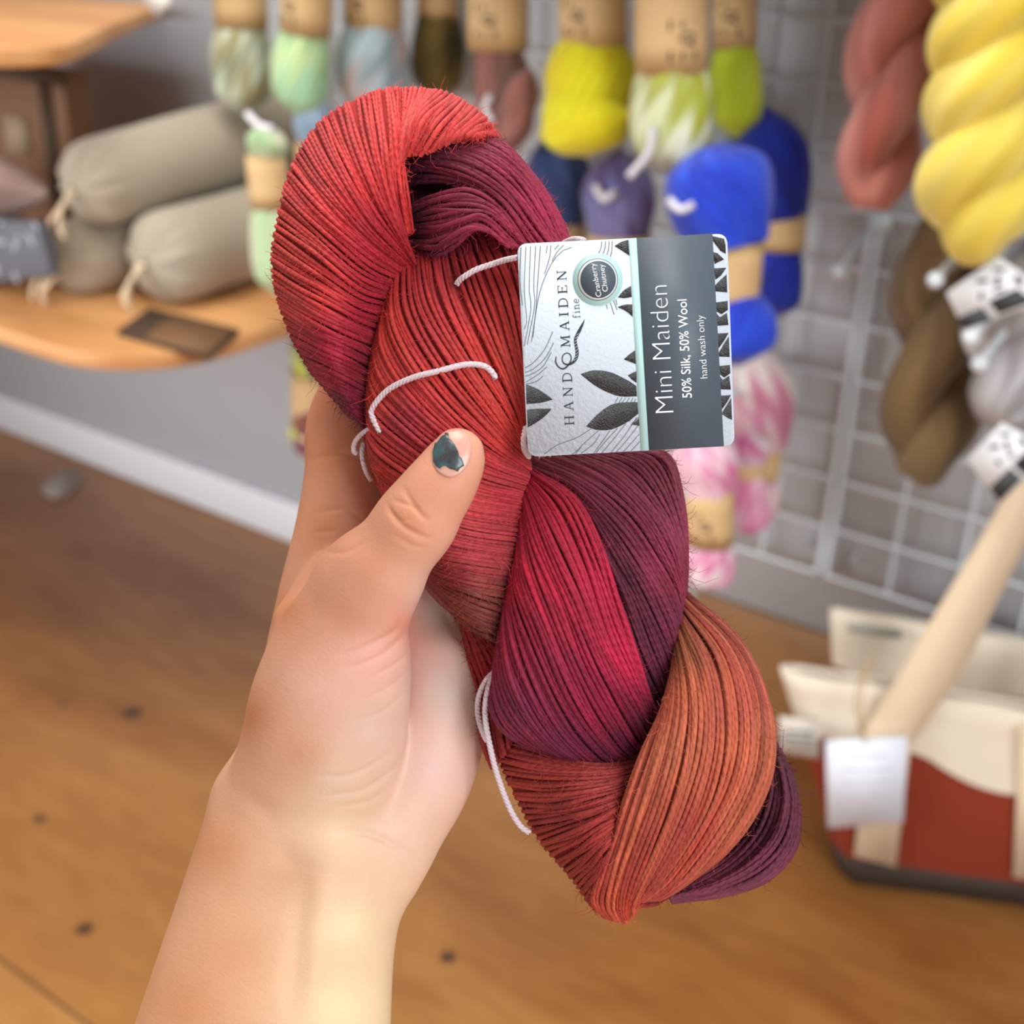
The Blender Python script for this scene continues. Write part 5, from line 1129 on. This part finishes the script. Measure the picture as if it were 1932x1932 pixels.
def surface_nets(f):
    nx, ny, nz = f.shape
    neg = f < 0
    c = np.zeros((nx - 1, ny - 1, nz - 1), np.int8)
    corners = [(i, j, k) for i in (0, 1) for j in (0, 1) for k in (0, 1)]
    for i, j, k in corners: c += neg[i:nx - 1 + i, j:ny - 1 + j, k:nz - 1 + k]
    act = (c > 0) & (c < 8)
    I = np.argwhere(act)
    idx = np.full(act.shape, -1, int); idx[act] = np.arange(len(I))
    acc = np.zeros((len(I), 3)); cnt = np.zeros(len(I))
    V8 = {o: f[I[:, 0] + o[0], I[:, 1] + o[1], I[:, 2] + o[2]] for o in corners}
    for o in corners:
        for ax in range(3):
            if o[ax] == 0:
                p = list(o); p[ax] = 1; p = tuple(p)
                a, b = V8[o], V8[p]; m_ = (a < 0) != (b < 0)
                t = np.where(m_, a / np.where(a - b == 0, 1, a - b), 0)
                pt = np.tile(np.array(o, float), (len(I), 1)); pt[:, ax] += t
                acc[m_] += pt[m_]; cnt[m_] += 1
    V = I + acc / cnt[:, None]
    Q = []
    for ax in range(3):
        o1, o2 = [(1, 2), (2, 0), (0, 1)][ax]
        sl0 = [slice(None)] * 3; sl1 = [slice(None)] * 3; sl0[ax] = slice(0, -1); sl1[ax] = slice(1, None)
        ch = neg[tuple(sl0)] != neg[tuple(sl1)]
        E = np.argwhere(ch); s = neg[tuple(sl0)][ch]
        ok = (E[:, o1] > 0) & (E[:, o2] > 0) & (E[:, o1] < f.shape[o1] - 1) & (E[:, o2] < f.shape[o2] - 1); E = E[ok]; s = s[ok]
        d1 = np.zeros(3, int); d1[o1] = 1; d2 = np.zeros(3, int); d2[o2] = 1
        g = lambda e: idx[e[:, 0], e[:, 1], e[:, 2]]
        q = np.stack([g(E - d1 - d2), g(E - d2), g(E), g(E - d1)], -1)
        q[~s] = q[~s][:, ::-1]
        Q.append(q)
    return V, np.concatenate(Q)
HV, HQ = surface_nets(f)
HV = lo + HV * VX
# relax the lattice pattern
def neigh_avg(V, Q):
    acc = np.zeros_like(V); cnt = np.zeros(len(V))
    for k in range(4):
        a, b = Q[:, k], Q[:, (k + 1) % 4]
        np.add.at(acc, a, V[b]); np.add.at(cnt, a, 1)
    return acc / cnt[:, None]
for it in range(6):
    HV = HV + .6 * (neigh_avg(HV, HQ) - HV)
    HV = HV - .42 * -1 * 0
# one level of subdivision so that creases can be pressed in
def subdivide(V, Q):
    E = np.sort(np.concatenate([Q[:, [k, (k + 1) % 4]] for k in range(4)]), 1)
    key = E[:, 0].astype(np.int64) * len(V) + E[:, 1]
    u, inv = np.unique(key, return_inverse=True)
    ev = .5 * (V[u // len(V)] + V[u % len(V)])
    n0 = len(V); n1 = n0 + len(u); nq = len(Q)
    fc = V[Q].mean(1)
    e = [n0 + inv[k * nq:(k + 1) * nq] for k in range(4)]; c = n1 + np.arange(nq)
    Q2 = np.concatenate([np.stack([Q[:, k], e[k], c, e[k - 1]], -1) for k in range(4)])
    return np.concatenate([V, ev, fc]), Q2
HV, HQ = subdivide(HV, HQ)
for it in range(3): HV = HV + .6 * (neigh_avg(HV, HQ) - HV)
def vnormals(V, Q):
    n = np.cross(V[Q[:, 2]] - V[Q[:, 0]], V[Q[:, 3]] - V[Q[:, 1]])
    out = np.zeros_like(V)
    for k in range(4): np.add.at(out, Q[:, k], n)
    return out / (np.linalg.norm(out, axis=1, keepdims=True) + 1e-9)
HN = vnormals(HV, HQ)
CREASE = [  # x,y line, width, depth (negative = raised)
    ([(761, 921), (773, 941), (790, 966), (808, 983)], 6, 3.2), ([(731, 951), (741, 973), (761, 993), (788, 1008), (812, 1016)], 6, 4.2), ([(742, 944), (765, 951), (790, 962)], 5, 2.2), ([(736, 962), (752, 980), (776, 980)], 4, 2.0), ([(745, 1010), (775, 1028), (805, 1034)], 5, 1.6),
    ([(751, 1163), (748, 1189), (698, 1216), (638, 1239)], 6, 3.6), ([(774, 1183), (752, 1209), (715, 1239), (648, 1266)], 6, 3.0), ([(778, 1225), (748, 1252), (700, 1278)], 5, 2.0), ([(775, 1262), (735, 1296), (690, 1318)], 5, 1.6), ([(770, 1300), (725, 1340), (680, 1358)], 5, 1.4),
    ([(615, 1501), (682, 1491), (742, 1452), (760, 1420)], 6, 3.0), ([(599, 1464), (665, 1461), (731, 1425)], 6, 2.4), ([(640, 1522), (700, 1510), (745, 1478)], 6, 2.4), ([(612, 1567), (698, 1574), (764, 1607), (790, 1622)], 8, 3.2),
    ([(612, 1640), (606, 1720), (600, 1800), (592, 1932)], 26, -6.0), ([(578, 1640), (566, 1720), (556, 1830), (548, 1932)], 22, 7.0), ([(660, 1620), (664, 1720), (668, 1850)], 30, -3.0),
    ([(600, 1040), (650, 1042), (690, 1022)], 6, 2.0), ([(596, 968), (650, 960), (690, 985)], 6, 2.2), ([(585, 868), (640, 856), (690, 866)], 6, 3.0), ([(590, 1005), (640, 1000)], 5, 1.5),
    ([(830, 1110), (850, 1180), (880, 1220)], 9, 3.0),
    ([(462, 1500), (500, 1530), (520, 1560)], 20, 3.0), ([(520, 1580), (560, 1640)], 24, 4.0)]
front = HN[:, 2] > .05
XY = HV[:, :2]
D_ = np.zeros(len(HV))
for pts, w, dp in CREASE:
    c = resample(np.array(pts, float), 40)
    bb = (XY[:, 0] > c[:, 0].min() - 4 * w) & (XY[:, 0] < c[:, 0].max() + 4 * w) & (XY[:, 1] > c[:, 1].min() - 4 * w) & (XY[:, 1] < c[:, 1].max() + 4 * w) & front
    i = np.where(bb)[0]
    d = np.min(np.linalg.norm(XY[i, None] - c[None], axis=-1), 1)
    k = np.argmin(np.linalg.norm(XY[i, None] - c[None], axis=-1), 1) / 39.0
    D_[i] += dp * np.exp(-(d / w) ** 2) * np.sqrt(np.clip(np.sin(np.pi * np.clip(k, .02, .98)), 0, 1))
HV = HV - HN * D_[:, None]
# skin colour: pinker at joints and thenar, paler in the palm; side light painted in: right forearm paler, left edge browner
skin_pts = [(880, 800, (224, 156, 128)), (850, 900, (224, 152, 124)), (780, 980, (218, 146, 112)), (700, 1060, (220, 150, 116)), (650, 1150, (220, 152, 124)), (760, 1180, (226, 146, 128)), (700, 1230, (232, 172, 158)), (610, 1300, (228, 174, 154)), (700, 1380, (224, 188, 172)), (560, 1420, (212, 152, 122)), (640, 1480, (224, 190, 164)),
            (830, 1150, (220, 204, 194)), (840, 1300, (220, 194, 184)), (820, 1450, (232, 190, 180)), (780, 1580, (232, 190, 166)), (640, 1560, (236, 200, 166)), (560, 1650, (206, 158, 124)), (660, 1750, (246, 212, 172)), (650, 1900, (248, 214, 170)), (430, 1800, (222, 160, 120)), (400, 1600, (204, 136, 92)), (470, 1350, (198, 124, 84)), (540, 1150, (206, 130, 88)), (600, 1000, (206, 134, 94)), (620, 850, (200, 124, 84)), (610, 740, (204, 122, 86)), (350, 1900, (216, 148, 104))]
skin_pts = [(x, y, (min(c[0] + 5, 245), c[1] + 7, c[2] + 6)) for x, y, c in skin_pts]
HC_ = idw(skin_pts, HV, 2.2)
M_skin, nt, b = mat_base('skin')
at = N(nt, 'ShaderNodeAttribute', attribute_name='Col')
tc = N(nt, 'ShaderNodeTexCoord')
n1 = N(nt, 'ShaderNodeTexNoise'); n1.inputs['Scale'].default_value = 55; n1.inputs['Detail'].default_value = 6; nt.links.new(tc.outputs['Object'], n1.inputs['Vector'])
r = N(nt, 'ShaderNodeMapRange'); r.inputs[1].default_value = .3; r.inputs[2].default_value = .7; r.inputs[3].default_value = .95; r.inputs[4].default_value = 1.05; nt.links.new(n1.outputs['Fac'], r.inputs[0])
v = N(nt, 'ShaderNodeVectorMath', operation='SCALE'); nt.links.new(at.outputs['Color'], v.inputs[0]); nt.links.new(r.outputs[0], v.inputs['Scale'])
nt.links.new(v.outputs[0], b.inputs['Base Color'])
b.inputs['Roughness'].default_value = .48; b.inputs['Specular IOR Level'].default_value = .4
b.inputs['Subsurface Weight'].default_value = .25; b.inputs['Subsurface Radius'].default_value = (1.0, .35, .2); b.inputs['Subsurface Scale'].default_value = .006
vo = N(nt, 'ShaderNodeTexVoronoi'); vo.inputs['Scale'].default_value = 1300; nt.links.new(tc.outputs['Object'], vo.inputs['Vector'])
mp = N(nt, 'ShaderNodeMapping'); mp.inputs['Scale'].default_value = (260, 900, 600); mp.inputs['Rotation'].default_value = (0.3, .6, .5); nt.links.new(tc.outputs['Object'], mp.inputs['Vector'])
n2 = N(nt, 'ShaderNodeTexNoise'); n2.inputs['Scale'].default_value = 1; n2.inputs['Detail'].default_value = 3; nt.links.new(mp.outputs[0], n2.inputs['Vector'])
ad = N(nt, 'ShaderNodeMath', operation='MULTIPLY_ADD'); ad.inputs[1].default_value = .5; nt.links.new(vo.outputs['Distance'], ad.inputs[0]); nt.links.new(n2.outputs['Fac'], ad.inputs[2])
bp = N(nt, 'ShaderNodeBump'); bp.inputs['Strength'].default_value = .22; bp.inputs['Distance'].default_value = .0004; nt.links.new(ad.outputs[0], bp.inputs['Height']); nt.links.new(bp.outputs[0], b.inputs['Normal'])
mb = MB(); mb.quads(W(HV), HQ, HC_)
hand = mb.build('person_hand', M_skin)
tag(hand, 'bare left forearm and hand gripping the twisted red skein, thumb in front', 'person')
# thumbnail and what is left of its polish
HB = BVHTree.FromPolygons([Vector(v) for v in HV], HQ.tolist())
def zhand(x, y, d=200.0):
    h = HB.ray_cast(Vector((x, y, 600)), Vector((0, 0, -1)))
    return h[0].z if h[0] is not None else d
def z5(p): return [(480 + x * .2484, 680 + y * .2484) for x, y in p]
nail = z5([(1345, 690), (1362, 620), (1392, 555), (1440, 505), (1490, 482), (1545, 490), (1595, 530), (1632, 590), (1650, 660), (1645, 730), (1618, 800), (1570, 858), (1510, 888), (1450, 880), (1395, 845), (1356, 780)])
nc = np.mean(nail, 0)
# smooth dome fitted to the thumb tip under the nail
sm = []
for x, y in nail: sm.append((x, y, zhand(x, y)))
for s in (.3, .6, .85):
    for x, y in nail: sm.append((nc[0] + (x - nc[0]) * s, nc[1] + (y - nc[1]) * s, zhand(nc[0] + (x - nc[0]) * s, nc[1] + (y - nc[1]) * s)))
sm = np.array(sm); X, Y = (sm[:, 0] - nc[0]) / 40, (sm[:, 1] - nc[1]) / 40
A_ = np.stack([np.ones_like(X), X, Y, X * X, X * Y, Y * Y], 1); co = np.linalg.lstsq(A_, sm[:, 2], rcond=None)[0]
def znail(x, y):
    X, Y = (x - nc[0]) / 40, (y - nc[1]) / 40
    return co[0] + co[1] * X + co[2] * Y + co[3] * X * X + co[4] * X * Y + co[5] * Y * Y
OFF9 = [(0, 0)] + [(9 * math.cos(a), 9 * math.sin(a)) for a in np.linspace(0, 6.28, 9)[:-1]] + [(17 * math.cos(a), 17 * math.sin(a)) for a in np.linspace(.3, 6.58, 9)[:-1]]
def znl(x, y):
    z = [HB.ray_cast(Vector((x + a, y + b, 600)), Vector((0, 0, -1)))[0] for a, b in OFF9]
    z0 = z[0].z if z[0] is not None else 200
    z = [q.z for q in z if q is not None and abs(q.z - z0) < 40]
    return max(.5 * z0 + .5 * float(np.mean(z)), z0) if z else z0
def cap(name, out, lift, mat, parent, rings=12, lip=0.0, refine=4):
    o = np.array(out, float); n = len(o)
    o = crs(np.concatenate([o[-1:], o, o[:2]]), 1 + np.arange(n * refine) / refine) if refine > 1 else o
    c = o.mean(0); n = len(o)
    P = np.zeros((n, rings + 2, 3))
    for k in range(rings + 1):
        s = max(k / rings, .001); xy = c + (o - c) * s
        P[:, k, :2] = xy; P[:, k, 2] = [znl(x, y) for x, y in xy]
        P[:, k, 2] += lift * (1 if k < rings else .8)
    P[:, rings + 1] = P[:, rings]; P[:, rings + 1, 2] -= lip
    mb = MB(); mb.grid(W(P), close_u=True)
    return mb.build(name, mat, parent)
M_nail, nt, b = mat_base('nail'); b.inputs['Base Color'].default_value = (*lin((226, 168, 150)), 1); b.inputs['Roughness'].default_value = .25; b.inputs['Subsurface Weight'].default_value = .2; b.inputs['Subsurface Scale'].default_value = .003
M_pol, nt, b = mat_base('nail_polish'); b.inputs['Roughness'].default_value = .3; b.inputs['Coat Weight'].default_value = .3
tc = N(nt, 'ShaderNodeTexCoord'); n1 = N(nt, 'ShaderNodeTexNoise'); n1.inputs['Scale'].default_value = 260; nt.links.new(tc.outputs['Object'], n1.inputs['Vector'])
n2 = N(nt, 'ShaderNodeTexVoronoi'); n2.inputs['Scale'].default_value = 6500; nt.links.new(tc.outputs['Object'], n2.inputs['Vector'])
cr = N(nt, 'ShaderNodeValToRGB'); cr.color_ramp.elements[0].position = .35; cr.color_ramp.elements[0].color = (*lin((40, 30, 42)), 1); cr.color_ramp.elements[1].position = .62; cr.color_ramp.elements[1].color = (*lin((24, 84, 92)), 1)
nt.links.new(n1.outputs['Fac'], cr.inputs[0])
mx = N(nt, 'ShaderNodeMix', data_type='RGBA', blend_type='ADD'); mx.inputs[0].default_value = .08; nt.links.new(cr.outputs[0], mx.inputs[6]); nt.links.new(n2.outputs['Color'], mx.inputs[7]); nt.links.new(mx.outputs[2], b.inputs['Base Color'])
b.inputs['Metallic'].default_value = .3
nl = cap('thumbnail', nail, 3, M_nail, hand, lip=9.0)
pol = z5([(1412, 545), (1445, 548), (1474, 552), (1478, 590), (1500, 612), (1522, 640), (1548, 690), (1556, 728), (1574, 742), (1594, 800), (1562, 818), (1545, 846), (1520, 830), (1490, 824), (1450, 798), (1425, 806), (1412, 822), (1382, 806), (1356, 765), (1352, 690), (1372, 620)])
pp = cap('nail_polish', pol, 6, M_pol, nl, lip=2.0, refine=1); pp['label'] = 'chipped dark teal glitter polish'
